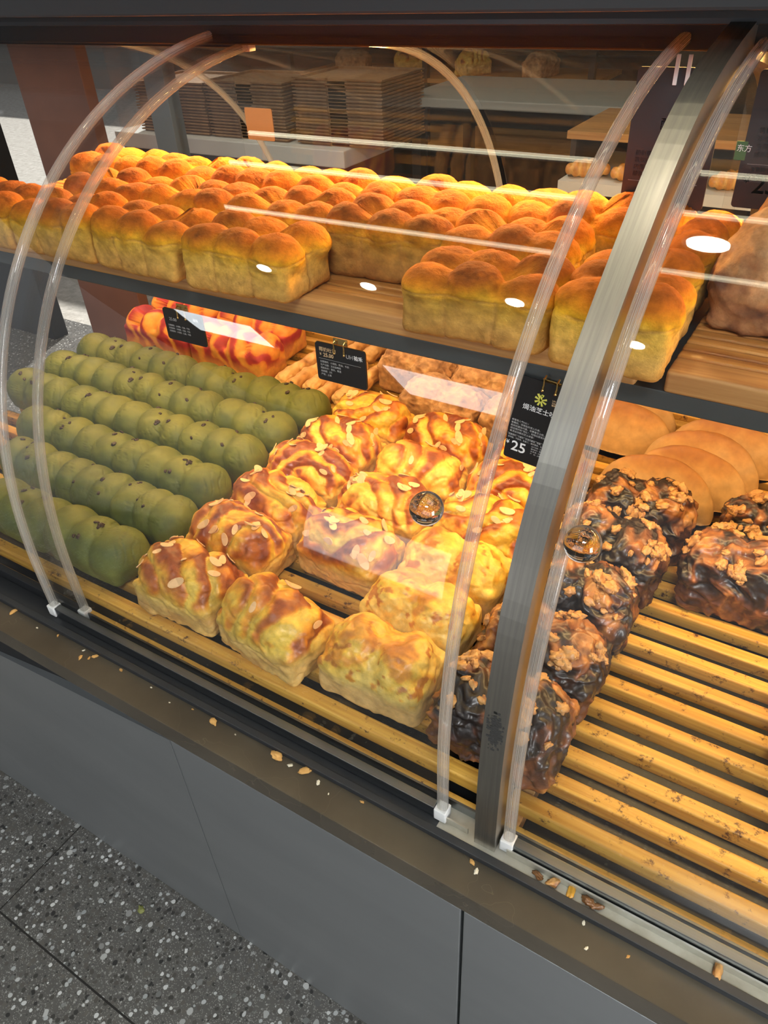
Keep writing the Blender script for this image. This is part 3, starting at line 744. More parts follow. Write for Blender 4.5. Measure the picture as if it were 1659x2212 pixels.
# steel arched post
PQ = np.array([(.394, .6685), (.3935, .76), (.397, .848), (.409, .933), (.427, 1.010), (.453, 1.070), (.478, 1.113), (.504, 1.144), (.530, 1.173), (.562, 1.204), (.597, 1.233), (.622, 1.254), (.647, 1.273), (.674, 1.294), (.702, 1.312), (.737, 1.330), (.778, 1.346), (.860, 1.365), (.943, 1.378)])
dd = np.concatenate([[0], np.cumsum(np.linalg.norm(np.diff(PQ, axis=0), axis=1))]); ss = np.linspace(0, dd[-1], 60)
P = np.stack([np.interp(ss, dd, PQ[:, 0]), np.interp(ss, dd, PQ[:, 1])], 1)
for _ in range(6): P[1:-1] = (P[:-2]+P[1:-1]*2+P[2:])/4
T = np.gradient(P, axis=0); T /= np.linalg.norm(T, axis=1, keepdims=True); Nn = np.stack([-T[:, 1], T[:, 0]], 1)
m = MB(); m.sweep([((-.1560, p[0], p[1]), (1, 0, 0), (0, nn[0], nn[1])) for p, nn in zip(P, Nn)], [(-.0120, .0), (-.0120, -.034), (.0120, -.034), (.0120, 0)])
cb(m, 'arched_post', M['steel'])
m = MB(); rr_ = random.Random(5)
for k in range(230):
    x = -.156+max(-.008, min(.008, rr_.gauss(0, .0035))); z = .865+max(-.024, min(.024, rr_.gauss(0, .011))); w_ = rr_.uniform(.0004, .0014); yy = float(np.interp(z, P[:, 1], P[:, 0]))
    m.box(x-w_, x+w_, yy-.0003, yy+.0006, z-w_*1.3, z+w_*1.3)
cb(m, 'dark_residue', simple('dark_residue', (.03, .028, .025), .85), case.children[-1])
P2 = [(1.91-p[0], p[1]) for p in P]
m = MB(); m.sweep([((-.1545, p[0], p[1]), (1, 0, 0), (0, -nn[0], nn[1])) for p, nn in zip(P2, Nn)], [(-.0115, .0), (-.0115, -.040), (.0115, -.040), (.0115, 0)])
cb(m, 'arched_post', M['steel'])

# ================================================================== TRAYS
def tray_low(x0, x1, y0, y1, lab, z=.700):
    t = empty('slatted_tray', ((x0+x1)/2, y0, .655)); a = (x1-x0)/2; D = y1-y0; zt = z-.655
    sm_ = MB().box(-a, a, -.0096, .0096, zt-.020, zt, .003, 3).mesh('slat', M['slat'], True)
    n = int((D-.02)/.0412)
    MB().box(-a, a, 0, .007, .010, .026, .002).build('front_rail', M['slat'], t)
    for k in range(n):
        put('slat', sm_, t, (0, .028+k*.0412, 0))
    for s in (-1, 1):
        cx = s*(a-.010) if s < 0 else a-.010
        MB().box(cx-.009, cx+.009, .007, D-.01, .0005, zt-.0205, .002).build('end_board', M['rail'], t)
    tag(t, lab, 'tray', 'slatted wooden trays on the lower deck'); return t
tray_low(-1.44, -.158, .4215, 1.045, 'wide slatted wooden tray on the lower deck carrying green, almond and cheese loaves')
tray_low(-.150, .92, .4215, 1.045, 'half empty slatted wooden tray behind the right glass door, lower deck')
tray_low(-1.44, -.158, 1.050, 1.49, 'slatted wooden tray at the far side of the lower deck, under the marbled loaves')
tray_low(-.150, .92, 1.050, 1.49, 'slatted wooden tray at the far side of the lower deck, under the half-moon buns')
def tray_up(x0, x1, y0, y1, lab):
    t = empty('ridged_tray', ((x0+x1)/2, y0, 1.108)); a = (x1-x0)/2; D = y1-y0
    MB().box(-a, a, 0, .034, 0, .022, .004, 3).build('front_rail', M['rail'], t, True)
    MB().box(-a+.004, a-.004, .034, D, 0.0005, .010).build('base_board', M['slat2'], t)
    sm_ = MB().box(-a, a, -.0078, .0078, .010, .022, .0035, 3).mesh('ridge', M['slat2'], True)
    for k in range(int((D-.045)/.0178)): put('ridge', sm_, t, (0, .044+k*.0178, 0))
    tag(t, lab, 'tray', 'ridged wooden trays on the upper shelf')
tray_up(-1.30, -.140, .652, 1.17, 'long ridged wooden tray on the upper shelf full of sandy topped toast')
tray_up(-.114, .90, .652, 1.17, 'ridged wooden tray with an empty front on the upper shelf, right of the post')

# ================================================================== UPPER TOAST LOAVES
ZU = 1.130
TO = []
for k, (br, sd) in enumerate([(0, 0), (.1, 0), (.25, .3), (-.1, 0), (.35, .7), (.05, .1)]):
    e = empty('pull_apart_toast'); put('crust', toast_mesh(31+k*7, brown=br, sides=sd), e); TO.append(e)
GT = 'sandy topped pull-apart toasts on the upper shelf'
rows_up = [
    (.668, [(-.602, 0, 0.02), (-.766, 1, -.05), (-.925, 3, .04), (-1.083, 5, -.03), (-.303, 2, .03)]),
    (.778, [(-.470, 4, .03), (-.626, 1, .02), (-.784, 0, -.03), (-.942, 2, .03), (-.318, 3, 0.02)]),
    (.884, [(-.443, 0, -.02), (-.600, 3, .03), (-.757, 5, .0), (-.913, 1, -.03), (-1.065, 0, .02), (-.285, 2, -.03)])]
rn = ['front', 'middle', 'back']
for ri, (y, lst) in enumerate(rows_up):
    xs = sorted([l[0] for l in lst], reverse=True)
    for x, k, rz in lst:
        i = xs.index(x)
        if ri == 0 and abs(x+.602) < .01: lab = 'pull-apart toast at the left edge of the empty gap in the front upper row'
        elif ri == 0 and abs(x+.303) < .01: lab = 'pull-apart toast at the right edge of the empty gap in the front upper row'
        elif ri == 1 and abs(x+.47) < .01: lab = 'dark sided pull-apart toast standing behind the empty gap on the upper shelf'
        else: lab = 'sandy topped pull-apart toast, upper shelf, %s row, %s from the right' % (rn[ri], ORD[i])
        place(TO[k], (x+RND.uniform(-.002, .002), y+RND.uniform(-.003, .003), ZU), rz+(PI if (i+ri) % 2 else 0), lab, 'bread', GT, USED, (1.045, 1, .87+.03*ri+RND.uniform(-.03, .03)))
place(TO[3], (-.168, .690, ZU), PI/2+.05, 'bright yellow toast turned end-on behind the steel post, nearest the customer', 'bread', GT, USED, (1.0, 1.12, .90))
place(TO[1], (-.165, .857, ZU), PI/2-.04, 'toast turned end-on behind the steel post, second from the front', 'bread', GT, USED, (1, 1, .9))

# walnut country toasts on the right upper tray
CT = []
for k in range(2):
    e = empty('walnut_toast'); put('crust', lumpy_mesh(311+k, 'country', .080, .050, .070), e); CT.append(e)
place(CT[0], (-.030, .805, 1.130), .03, 'brown walnut toast at the front of the right upper tray', 'bread', 'walnut toasts on the right upper tray', USED)
place(CT[1], (-.020, .915, 1.130), -.03, 'brown walnut toast at the back of the right upper tray', 'bread', 'walnut toasts on the right upper tray', USED, (1, 1, 1.1))

# ================================================================== GREEN LOAVES
ZL = .700
GR = []
for k in range(5):
    e = empty('green_braided_loaf'); g = put('dough', green_mesh(101+k*5), e)
    scatter(g, BEAN, 'red_bean', 5, 50+k, .066, .0004, .8, smin_=.8, smax=1.3, tilt=.2); GR.append(e)
gk = 0
for ri in range(6):
    y = .502+ri*.0972
    n = [2, 3, 3, 4, 4, 4][ri]; sx = [1.0, .86, 1.0, 1, 1, 1][ri]; L_ = .165*sx
    for i in range(n):
        x = -.782-L_*(i+.5)+[.0, .012, -.004, .0, -.010, -.004][ri]
        rz = RND.uniform(-.025, .025)+(PI if (i*3+ri) % 2 else 0)
        place(GR[gk % 5], (x, y+RND.uniform(-.0015, .0015), ZL), rz, 'green braided loaf, %s row from the front, %s from the right in it' % (ORD[ri], ORD[i]),
              'bread', 'green braided loaves', USED, (sx, 1, 1+RND.uniform(-.03, .03)))
        gk += 1

# ================================================================== ALMOND, CHEESE, CHOCOLATE
AL = []
for k, (ang, lam) in enumerate([(.9, .040), (-.7, .036), (.5, .042), (1.1, .038), (-.95, .041)]):
    e = empty('almond_brioche'); a_ = put('crust', twist_mesh(201+k*7, ang, lam=lam), e)
    scatter(a_, FLK, 'almond_flake', 16 if k != 2 else 3, 80+k, .070, .0008, .6, tilt=.3, smin_=.95, smax=1.45); AL.append(e)
ap = [(0, -.668, .500, .05, 'foremost almond brioche, beside the front green loaf'),
      (2, -.512, .496, -.12, 'almond-free twisted brioche at the glass between the foremost almond brioche and a cheese loaf'),
      (1, -.665, .602, .03, 'second almond brioche from the glass in the column next to the green loaves'),
      (3, -.668, .700, -.04, 'third almond brioche from the glass in the column next to the green loaves'),
      (4, -.672, .797, .06, 'fourth almond brioche from the glass in the column next to the green loaves'),
      (0, -.675, .893, PI, 'fifth almond brioche from the glass in the column next to the green loaves'),
      (1, -.672, .990, PI+.05, 'rearmost almond brioche in the column next to the green loaves'),
      (4, -.508, .672, PI-.05, 'almond brioche behind the bare slats, middle column'),
      (3, -.512, .778, PI+.06, 'second almond brioche behind the bare slats, middle column'),
      (2, -.508, .880, .10, 'third almond brioche behind the bare slats, middle column'),
      (0, -.512, .985, PI-.1, 'rearmost almond brioche in the middle column'),
      (1, -.350, .800, PI-.04, 'almond brioche behind the crystal knob and the rearmost cheese loaf'),
      (4, -.348, .900, .05, 'almond brioche one row behind the crystal knob'),
      (3, -.345, .998, PI, 'almond brioche partly hidden behind the large price card'),
      (2, -1.38, .60, 1.2, 'orange crusted brioche left of the green loaves')]
for k, x, y, rz, lab in ap:
    place(AL[k], (x, y, ZL), rz, lab, 'bread', 'almond brioches on the lower tray', USED)
CH = []
for k in range(3):
    e = empty('cheese_loaf'); put('crust', lumpy_mesh(401+k*3, 'cheese'), e); CH.append(e)
for k, x, y, rz, lab in [(0, -.352, .508, .04, 'lumpy golden cheese loaf nearest the glass'), (1, -.352, .607, -.03, 'lumpy golden cheese loaf in the middle of its column of three'), (2, -.350, .703, .05, 'lumpy golden cheese loaf furthest from the glass, below the crystal knob')]:
    place(CH[k], (x, y, ZL), rz, lab, 'bread', 'cheese loaves on the lower tray', USED)
BK = []
for k in range(4):
    e = empty('chocolate_babka'); b_ = put('crust', lumpy_mesh(501+k*3, 'choc', .074, .050, .066), e)
    scatter(b_, NUT, 'walnut_piece', 52, 120+k, .066, .0012, .55, smin_=.5, smax=1.25, tilt=.6); BK.append(e)
bp_ = [(0, -.190, .508, .02, 'chocolate walnut babka nearest the glass, behind the foot of the steel post'),
       (1, -.186, .617, -.04, 'chocolate walnut babka second from the glass, behind the steel post'),
       (2, -.183, .728, .05, 'chocolate walnut babka third from the glass, behind the steel post'),
       (3, -.175, .842, -.04, 'chocolate walnut babka fourth from the glass, behind the steel post'),
       (0, -.165, .955, PI, 'chocolate walnut babka just before the half-moon buns'),
       (1, -.005, .878, PI+.05, 'chocolate walnut babka standing behind the bare slats on the right tray'),
       (2, .020, .985, PI, 'chocolate walnut babka behind the one over the bare slats'),
       (3, .155, .880, .03, 'chocolate walnut babka at the far right of the lower tray'),
       (2, .160, .665, 0, 'chocolate walnut babka just peeking in at the right picture edge')]
for k, x, y, rz, lab in bp_:
    place(BK[k], (x, y, ZL), rz, lab, 'bread', 'chocolate walnut babkas on the lower tray', USED)
# half-moon buns
HM = []
for k in range(2):
    e = empty('half_moon_bun'); put('crust', slab_mesh(601+k), e); HM.append(e)
for k, x, y, lab in [(0, -.165, 1.040, 'golden half-moon bun at the front of its leaning row'), (1, -.128, 1.090, 'golden half-moon bun second in its leaning row'), (0, -.118, 1.150, 'golden half-moon bun third in its leaning row'), (1, -.095, 1.21, 'golden half-moon bun fourth in its leaning row'),
                     (1, -.27, 1.19, 'golden half-moon bun behind the post, left row'), (0, -.28, 1.26, 'golden half-moon bun behind the post, rear of the left row')]:
    place(HM[k], (x, y, ZL), RND.uniform(-.06, .06), lab, 'bread', 'half-moon buns', USED)
for k, (x, y) in enumerate([(.075, 1.06), (.080, 1.12), (.09, 1.18)]):
    place(HM[k % 2], (x, y, ZL), .1, 'pale dusted bun at the right picture edge, %s in its leaning row' % ORD[k], 'bread', 'half-moon buns', USED, (.8, 1, .8))
# marbled toasts
MR = []
for k in range(2):
    e = empty('marbled_toast'); put('crust', marble_mesh(701+k), e); MR.append(e)
for k, x, y, lab in [(0, -1.115, 1.125, 'red and orange marbled toast behind the green loaves, front right'), (1, -1.330, 1.125, 'red and orange marbled toast behind the green loaves, front left'),
                     (1, -1.14, 1.235, 'red and orange marbled toast in the second marbled row, right'), (0, -1.355, 1.235, 'red and orange marbled toast in the second marbled row, left'), (1, -1.20, 1.345, 'red and orange marbled toast in the rearmost marbled row')]:
    place(MR[k], (x, y, ZL), RND.uniform(-.02, .02), lab, 'bread', 'marbled toasts', USED)
# stick breads
STK = []
for k in range(2):
    e = empty('stick_bread'); put('crust', stick_mesh(801+k), e); STK.append(e)
for k, x in enumerate([-.965, -.925, -.885, -.845, -.805]):
    place(STK[k % 2], (x, 1.155+RND.uniform(-.012, .012), ZL), RND.uniform(-.08, .08), 'golden stick bread beside the marbled toast, %s from the left' % ORD[k], 'bread', 'stick breads', USED)
for k, x in enumerate([-.945, -.900, -.858]):
    place(STK[k % 2], (x, 1.345, ZL), RND.uniform(-.1, .1), 'golden stick bread in the rear bundle, %s from the left' % ORD[k], 'bread', 'stick breads', USED)
# crumb loaves
CR = []
for k in range(3):
    e = empty('crumb_loaf'); put('crust', lumpy_mesh(901+k*2, 'crumb', .080, .048, .050), e); CR.append(e)
for k, x, y, lab in [(0, -.585, 1.115, 'crumb topped loaf behind the almond brioches, left'), (1, -.415, 1.118, 'crumb topped loaf behind the almond brioches, right'),
                     (2, -.70, 1.225, 'darker crumb topped loaf behind the small price card, left'), (0, -.53, 1.225, 'crumb topped loaf in the second crumb row, middle'),
                     (1, -.575, 1.335, 'crumb topped loaf in the rearmost row, right'), (2, -.745, 1.335, 'crumb topped loaf in the rearmost row, left')]:
    place(CR[k], (x, y, ZL), RND.uniform(-.04, .04), lab, 'bread', 'crumb topped loaves', USED)

# ================================================================== PRICE CARDS
DG = None
def text(body, size, x, z, mat, parent, y=-.0011, bold=0.0, rot=0.0, align='LEFT'):
    c = bpy.data.curves.new('txt', 'FONT'); c.body = body; c.size = size; c.extrude = .0001; c.offset = bold; c.align_x = align; c.resolution_u = 3
    o = bpy.data.objects.new('txt', c); COL.objects.link(o)
    bpy.context.view_layer.update()
    me = bpy.data.meshes.new_from_object(o.evaluated_get(bpy.context.evaluated_depsgraph_get()))
    bpy.data.objects.remove(o); bpy.data.curves.remove(c)
    me.materials.clear(); me.materials.append(mat)
    me.transform(Matrix.Translation((x, y, z)) @ Matrix.Rotation(PI/2, 4, 'X') @ Matrix.Rotation(rot, 4, 'Z'))
    return me
def join_print(name, meshes, parent):
    bm = bmesh.new(); mats = []
    for me in meshes:
        if me.materials[0] not in mats: mats.append(me.materials[0])
        i = mats.index(me.materials[0])
        for p in me.polygons: p.material_index = i
        bm.from_mesh(me)
    m = bpy.data.meshes.new(name); bm.to_mesh(m); bm.free()
    for q in mats: m.materials.append(q)
    return put(name, m, parent)
def rrect(w, h, r, n=5):
    pts = []
    for cx, cz, a0 in ((w/2-r, h-r, 0), (-w/2+r, h-r, 90), (-w/2+r, r, 180), (w/2-r, r, 270)):
        for k in range(n+1):
            a = math.radians(a0+90*k/n); pts.append((cx+r*math.cos(a), cz+r*math.sin(a)))
    return pts
def card(w, h, loc, rz, lab, tilt=0.0, gold=True):
    e = empty('price_card', loc, rz); e.rotation_euler = (tilt, 0, rz)
    MB().prism([(x, z-h) for x, z in rrect(w, h, .0035)], -.0008, .0008).build('board', M['card'], e)
    if gold: MB().prism([(x, z-h-.0005) for x, z in rrect(w+.001, h+.001, .004)], .0009, .0014).build('brass_rim', M['gold'], e)
    for s in (-1, 1):
        m = MB(); m.tube([(s*.007, .002, .006), (s*.007, -.002, .004), (s*.007, -.0024, -.004), (s*.007, -.0024, -.008)], .0010, 8); m.ball((s*.007, -.0024, -.009), .0016, seg=10)
        m.build('clip_prong', M['gold'], e, True)
    MB().box(-.010, .010, .0018, .0030, .000, .0085 if gold else .002, .0004).build('clip_plate', M['gold'], e)
    tag(e, lab, 'price card'); return e
# small card reading 25.00
c1 = card(.071, .049, (-.480, .6505, 1.0800), 0, 'small black price card reading 25.00 with brass clip, hanging under the upper shelf')
ls = [text('椰奶吐司', .0062, -.030, -.0100, M['inkgold'], c1), text('¥', .0048, -.0295, -.0158, M['inkgold'], c1), text('25.00', .0068, -.0245, -.0168, M['inkgold'], c1, bold=.0001),
      text('UH', .0072, .0085, -.0128, M['inkdim'], c1), text('祐禾', .0062, .0195, -.0124, M['ink'], c1, bold=.00012)]
for k, s in enumerate(['主要原料：小麦粉、奶油、牛奶', '生产日期：见包装喷码', '保质条件：密封、常温', '保质期：2天', '产地：上海']):
    ls.append(text(s, .0030, -.030, -.0250-k*.0042, M['inkdim'], c1))
ls.append(MB().box(-.031, .029, -.0011, -.0009, -.0202, -.0199).mesh('rule', M['inkdim']))
join_print('print', ls, c1)
# small card at the left, mostly glare
c2 = card(.071, .044, (-.733, .6505, 1.0785), 0, 'small black price card with brass clip in front of the marbled toast')
ls = [text('祐禾', .0048, .0185, -.0100, M['ink'], c2), text('25.00', .0062, -.026, -.0160, M['inkdim'], c2)]
for k in range(3): ls.append(text('主要原料：小麦粉、红曲、牛奶', .0028, -.030, -.0240-k*.0042, M['inkdim'], c2))
join_print('print', ls, c2)
# large portrait card 25
c3 = card(.0735, .1030, (-.2205, .6505, 1.0925), 0, 'tall black price card with a lime emblem and 25, left of the steel post', gold=False)
c3.rotation_euler = (0, .10, 0)
logo = MB()
def petal(a, r0, r1, w0, w1):
    ca, sa = math.cos(a), math.sin(a); cx, cz = -.0035, -.0215
    pts = [(cx+ca*r0-sa*w0, cz+sa*r0+ca*w0), (cx+ca*r0+sa*w0, cz+sa*r0-ca*w0), (cx+ca*r1+sa*w1, cz+sa*r1-ca*w1), (cx+ca*r1-sa*w1, cz+sa*r1+ca*w1)]
    logo.prism(pts, -.0012, -.0010)
for a in (160, 208, 250, 292, 338, 22): petal(math.radians(a), 0, .0068, .0006, .0011)
petal(math.radians(120), 0, .0078, .0006, .0013); petal(math.radians(78), .0045, .0072, .0010, .0016); petal(math.radians(90), 0, .006, .0011, .0013)
ls = [logo.mesh('logo', M['lime']),
      text('UH', .0026, .0085, -.0185, M['inkgold'], c3), text('YOUHE', .0024, .0085, -.0212, M['inkgold'], c3), text('祐禾', .0024, .0085, -.0238, M['inkgold'], c3),
      text('焗油芝士吐司', .0074, -.0215, -.0365, M['ink'], c3),
      text('¥', .0068, -.0325, -.0850, M['ink'], c3), text('25', .0175, -.0262, -.0915, M['ink'], c3, bold=.0002)]
for k, s in enumerate(['咸香党人气NO.1', '焦黄的，深褐色的诱人外表，', '柔软的面包内里，包裹着芝士粒、德式烤肠', '经过烤炉的“洗礼”，咬随出面包的芝士香', '散发出浓郁的芝士咸香！']):
    ls.append(text(s, .0027, -.0305, -.0545-k*.0036, M['inkdim'], c3))
for k, s in enumerate(['主要原料：小麦粉、安佳大黄油、鸡蛋、咸奶', '食用盐、干酵母、乳酪丁、德式香肠、马苏里']):
    ls.append(text(s, .0022, -.0315, -.0735-k*.0032, M['inkdim'], c3))
for k, s in enumerate(['生产日期：见包装喷码', '储存条件：密封、常温', '保 质 期：2天', '产    地：上海']):
    ls.append(text(s, .0019, -.0035, -.0800-k*.0030, M['inkdim'], c3))
ls.append(MB().box(-.0325, .0325, -.0011, -.0009, -.0716, -.0714).mesh('rule', M['inkdim']))
for q_ in ls: q_.transform(Matrix.Translation((-.0035, 0, 0)))
join_print('print', ls, c3)
pb = nut_mesh(77, 'walnut', .0085); 
for v in pb.vertices: v.co.y = v.co.y*.05-.0012; v.co.x += .023; v.co.z -= .057; v.co.z += v.co.z*0
put('bread_picture', pb, c3)
# tall boards hanging below the canopy beam
def board(w, h, loc, lab, texts):
    e = empty('hanging_price_board', loc)
    MB().prism([(x, z-h) for x, z in rrect(w, h, .004)], -.0012, .0012).build('board', simple('slate_card', (.022, .026, .030), .4), e)
    for s in (-1, 1):
        MB().box(s*.006-.002, s*.006+.002, -.0035, -.0012, -.016, .012, .0004).build('clip', M['white_plastic'], e)
    join_print('print', texts(e), e); tag(e, lab, 'price board'); return e
def tx1(e):
    l = [text('酯', .013, -.014, -.058, M['ink'], e)]
    for k, s in enumerate(['初创自家烘焙', '软软的面包体', '内里饱满多汁', '酸甜的口感']): l.append(text(s, .0060, -.036, -.0850-k*.0072, M['inkdim'], e))
    l.append(MB().box(-.040, .036, -.0016, -.0013, -.1120, -.1117).mesh('rule', M['inkdim'])); return l
board(.092, .138, (-.204, .915, 1.336), 'tall slate price board hanging behind the steel post', tx1)
def tx2(e):
    l = [text('¥', .0115, -.040, -.1050, M['ink'], e), text('25', .026, -.030, -.1140, M['ink'], e, bold=.0003)]
    for k, s in enumerate(['销售冠军奶酥', '冰沙般细腻口感', '与师傅们手作', '咸甜的复合口味']): l.append(text(s, .0062, -.036, -.0560-k*.0076, M['inkdim'], e))
    l.append(MB().box(-.040, .040, -.0016, -.0013, -.0862, -.0859).mesh('rule', M['inkdim'])); l.append(text('主要原料：小麦粉', .0050, -.036, -.0925, M['inkdim'], e)); return l
board(.094, .130, (-.082, .915, 1.336), 'tall slate price board reading 25, hanging right of the steel post', tx2)
st = empty('green_sticker', (-.131, .9140, 1.262)); MB().box(-.0055, .0055, -.0005, .0005, -.009, .009).build('backing', simple('green_print', (.05, .14, .05), .5), st)
join_print('print', [text('东方', .0075, -.0045, .0, M['ink'], st, rot=.0)], st); tag(st, 'small green sticker between the two hanging price boards', 'sticker')
MB().box(-.0065, .0065, .0007, .0022, -.085, .088).build('hanging_strip', M['glass'], st)

bc = empty('card_holder', (-1.005, 1.1755, 1.1082))
MB().prism([(x, z+.062) for x, z in rrect(.064, .054, .003)], -.0008, .0008).build('card_back', simple('brown_card_back', (.045, .026, .024), .6), bc)
MB().box(-.004, .004, -.0006, .0006, .0, .063).build('stem', M['glass'], bc); MB().box(-.010, .010, -.004, .004, 0, .002).build('foot', M['glass'], bc)
tag(bc, 'brown back of a price card facing the far side, standing behind the toasts', 'price card')
# ================================================================== CRUMBS AND STRAY NUTS
M['crumb'] = simple('bread_crumb', (.62, .34, .10), .8, bump=(300, .8, .001))
M['crumbw'] = simple('white_crumb', (.75, .68, .52), .8, bump=(300, .8, .001))
crs = [(-.935, .372, 2.0, 0), (-.833, .373, .9, 0), (-.769, .361, 1.5, 0), (-.752, .372, 1.5, 0), (-.757, .366, .9, 0), (-.700, .373, 1.2, 0), (-.528, .372, 2.3, 0), (-.424, .372, 3.0, 0),
       (-.402, .370, 1.2, 1), (-.382, .372, 2.8, 0), (-.359, .368, 1.2, 1), (-.152, .366, 1.3, 1), (-.037, .373, .9, 1), (-.027, .352, .8, 1), (-.300, .373, .9, 0), (-.160, .373, 1.2, 0), (-.874, .368, .7, 1), (-.776, .372, .8, 1), (-.64, .372, .6, 1), (-.60, .366, .5, 1), (-.565, .373, .6, 0), (-.49, .371, .5, 1), (-.34, .362, .5, 1), (.01, .365, .7, 0)]
CM = [nut_mesh(900+k, 'crumb', .0021) for k in range(4)]; CMW = [nut_mesh(950+k, 'crumbw', .0020) for k in range(2)]
names = []
for k, (x, y, s, w) in enumerate(crs):
    o = put('bread_crumb', (CMW[k % 2] if w else CM[k % 4]), None, (x, y, .6672+.0010*s*.62)); o.rotation_euler = (0, 0, RND.uniform(0, 6)); o.scale = (s*1.15, s*.85, s*.62)
    if w: lab = 'tiny white crumb lying on the brown stone ledge'
    elif s > 2: lab = 'golden bread crumb lying on the brown stone ledge, one of the biggest there'
    else: lab = 'small golden crumb lying on the brown stone ledge'
    tag(o, lab, 'crumb', 'white crumbs on the stone ledge' if w else ('large crumbs on the stone ledge' if s > 2 else 'small golden crumbs on the stone ledge'))
M['raisin'] = simple('raisin_brown', (.20, .085, .025), .35, coat=.3, bump=(200, .5, .001))
M['citrus'] = simple('candied_peel', (.60, .30, .03), .35, coat=.3, bump=(200, .5, .001))
for k, (x, y, mt, sc_, lab) in enumerate([(-.094, .393, 'raisin', (.9, .7, .8), 'small brown raisin at the left end of the track channel'), (-.077, .3935, 'walnut', (1.1, .9, 1.1), 'walnut piece in the track channel beside the raisin'),
     (-.058, .3935, 'citrus', (1.5, .8, .7), 'yellow candied peel in the track channel'), (-.040, .3935, 'raisin', (1.0, .85, 1.1), 'dark nut right of the yellow peel in the track channel'), (-.031, .3930, 'raisin', (1.0, .7, .8), 'dark raisin touching the nut in the track channel'),
     (.085, .3930, 'walnut', (1.5, .9, 1.0), 'walnut piece at the far right of the track channel')]):
    o = put('stray_nut', nut_mesh(60+k, mt, .0052), None, (x, y, .6705+.0023*sc_[2])); o.rotation_euler = (0, 0, -.3+k); o.scale = sc_; tag(o, lab, 'nut', 'stray nuts and fruit in the door track')
o = put('floor_scrap', nut_mesh(88, 'crumb', .006), None, (-.803, .289, .003)); o.data.materials[0] = simple('pale_green_scrap', (.20, .21, .06), .6); tag(o, 'small pale green scrap lying on the terrazzo floor', 'food scrap')

# ================================================================== FAR SIDE OF THE SHOP
M['traywood'] = simple('wicker_tray_brown', (.36, .22, .115), .6, var=(40, (.24, .14, .07), None))
M['steelleg'] = simple('dark_leg', (.03, .03, .03), .4)
M['whitelam'] = simple('white_laminate', (.62, .64, .62), .4)
fc = empty('service_counter', (-2.1, 2.72, 0))
MB().box(-.80, .41, -.30, .30, .80, .86, .004).build('counter_top', M['whitelam'], fc)
MB().box(-.78, .39, -.28, .28, .02, .80).build('counter_body', simple('counter_body_dark', (.05, .05, .05), .5), fc)
tag(fc, 'white topped service counter across the aisle carrying stacks of wooden trays', 'counter')
def serve_tray():
    m = MB(); w, d, h, t = .205, .15, .0105, .0022
    # dished tray: inset body and a wider rim with a handle notch in the near side
    m.box(-w+.010, w-.010, -d+.010, d-.010, 0, t)
    for (x0, x1, y0, y1) in ((-w+.010, -w+.013, -d+.010, d-.010), (w-.013, w-.010, -d+.010, d-.010), (-w+.013, w-.013, d-.013, d-.010), (-w+.013, -.045, -d+.010, -d+.013), (.045, w-.013, -d+.010, -d+.013)): m.box(x0, x1, y0, y1, t, h-.003)
    for (x0, x1, y0, y1) in ((-w, -w+.013, -d, d), (w-.013, w, -d, d), (-w+.013, w-.013, d-.013, d), (-w+.013, -.045, -d, -d+.013), (.045, w-.013, -d, -d+.013)): m.box(x0, x1, y0, y1, h-.003, h+.003)
    return m.mesh('serving_tray', M['traywood'])
SV = serve_tray()
for si, (x, n) in enumerate([(-2.58, 17), (-2.18, 18), (-1.74, 20)]):
    for k in range(n):
        o = put('serving_tray', SV, None, (x+RND.uniform(-.003, .003), 2.62+RND.uniform(-.003, .003), .8605+k*.0112)); o.scale = (.95, 1, .8)
        tag(o, 'brown serving tray in the %s of the three stacks' % ['leftmost', 'middle', 'rightmost'][si], 'tray', ['serving trays in the left stack', 'serving trays in the middle stack', 'serving trays in the right stack'][si])
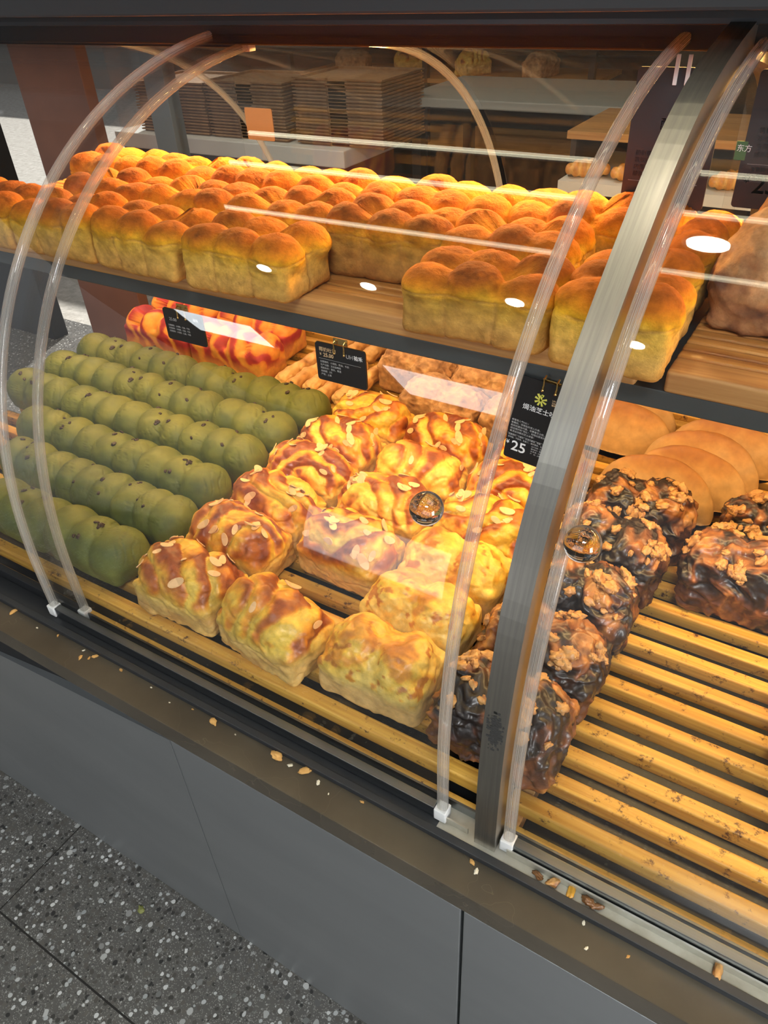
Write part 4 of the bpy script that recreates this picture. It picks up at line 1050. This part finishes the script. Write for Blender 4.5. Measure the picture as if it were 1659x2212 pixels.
# grey table and bread rack further right
gt = empty('grey_table', (-1.15, 3.0, 0)); MB().box(-.50, .62, -.25, .30, .96, .99, .004).build('table_top', simple('grey_table_top', (.30, .30, .27), .5), gt)
for sx in (-.44, .56):
    for sy in (-.2, .25): MB().box(sx-.02, sx+.02, sy-.02, sy+.02, 0, .96).build('leg', M['steelleg'], gt)
tag(gt, 'grey topped table beyond the case, behind the small hanging lights', 'table')
rk = empty('bread_rack', (-2.2, 4.2, 0))
for z in (.55, .86, 1.12): MB().box(-.9, .9, -.25, .25, z, z+.02).build('shelf', M['rail'], rk)
for sx in (-.9, 0, .9):
    MB().box(sx-.015, sx+.015, -.25, -.22, 0, 1.4).build('post', M['steelleg'], rk)
tag(rk, 'open bread rack with dark posts at the back of the shop', 'rack')
for k in range(9):
    src = [AL[0], CR[0], AL[2]][k % 3]
    o = copy_tree(src)
    o.location = (-2.95+k*.19, 4.12, .88 if k % 2 else 1.14); o.rotation_euler = (0, 0, .2*k); o.scale = (1.2, 1.2, 1.2)
    tag(o, 'loaf on the bread rack at the back of the shop, %s' % (['far left', 'second from left', 'third from left', 'fourth from left', 'in the middle', 'fourth from right', 'third from right', 'second from right', 'far right'][k]), 'bread', 'loaves on the back rack')
cs = empty('side_counter', (-.52, 2.35, 0)); MB().box(-.25, .45, -.2, .2, .87, .90).build('tray_shelf', M['whitelam'], cs); MB().box(-.25, .45, -.16, .2, 1.00, 1.02).build('wooden_shelf', M['rail'], cs)
for sx in (-.24, .43): MB().box(sx, sx+.015, -.15, .19, 0, 1.00).build('side_panel', M['steelleg'], cs)
tag(cs, 'low side counter with croissants under a wooden shelf, beyond the case', 'counter')
def croissant(seed):
    def sdf(p):
        q = p.copy(); q[..., 1] = q[..., 1]+q[..., 0]**2*5
        return ell(q, (0, 0, .022), (.062, .026, .024))
    P, Fc = star(sdf, (.06, .03, .024), (0, 0, .022), 24)
    N = vnormals(P, Fc); g = np.abs(np.sin(P[:, 0]*PI/.022)); P = P+N*((g-.5)*.005)[:, None]
    return np_mesh('croissant', P, Fc, ramp(g, [(0, (.78, .45, .12)), (1, (.55, .22, .04))]), M['glazed'])
cr = put('croissant', croissant(1)); CRO = [(-.71, 2.22), (-.58, 2.22), (-.45, 2.22), (-.32, 2.22)]
for k, (x, y) in enumerate(CRO):
    o = cr if k == 0 else cr.copy()
    if k: COL.objects.link(o)
    o.location = (x, y, .9005); o.rotation_euler = (0, 0, .3); tag(o, 'golden croissant under the wooden shelf beyond the case, %s from the left' % ORD[k], 'croissant', 'croissants on the side counter')
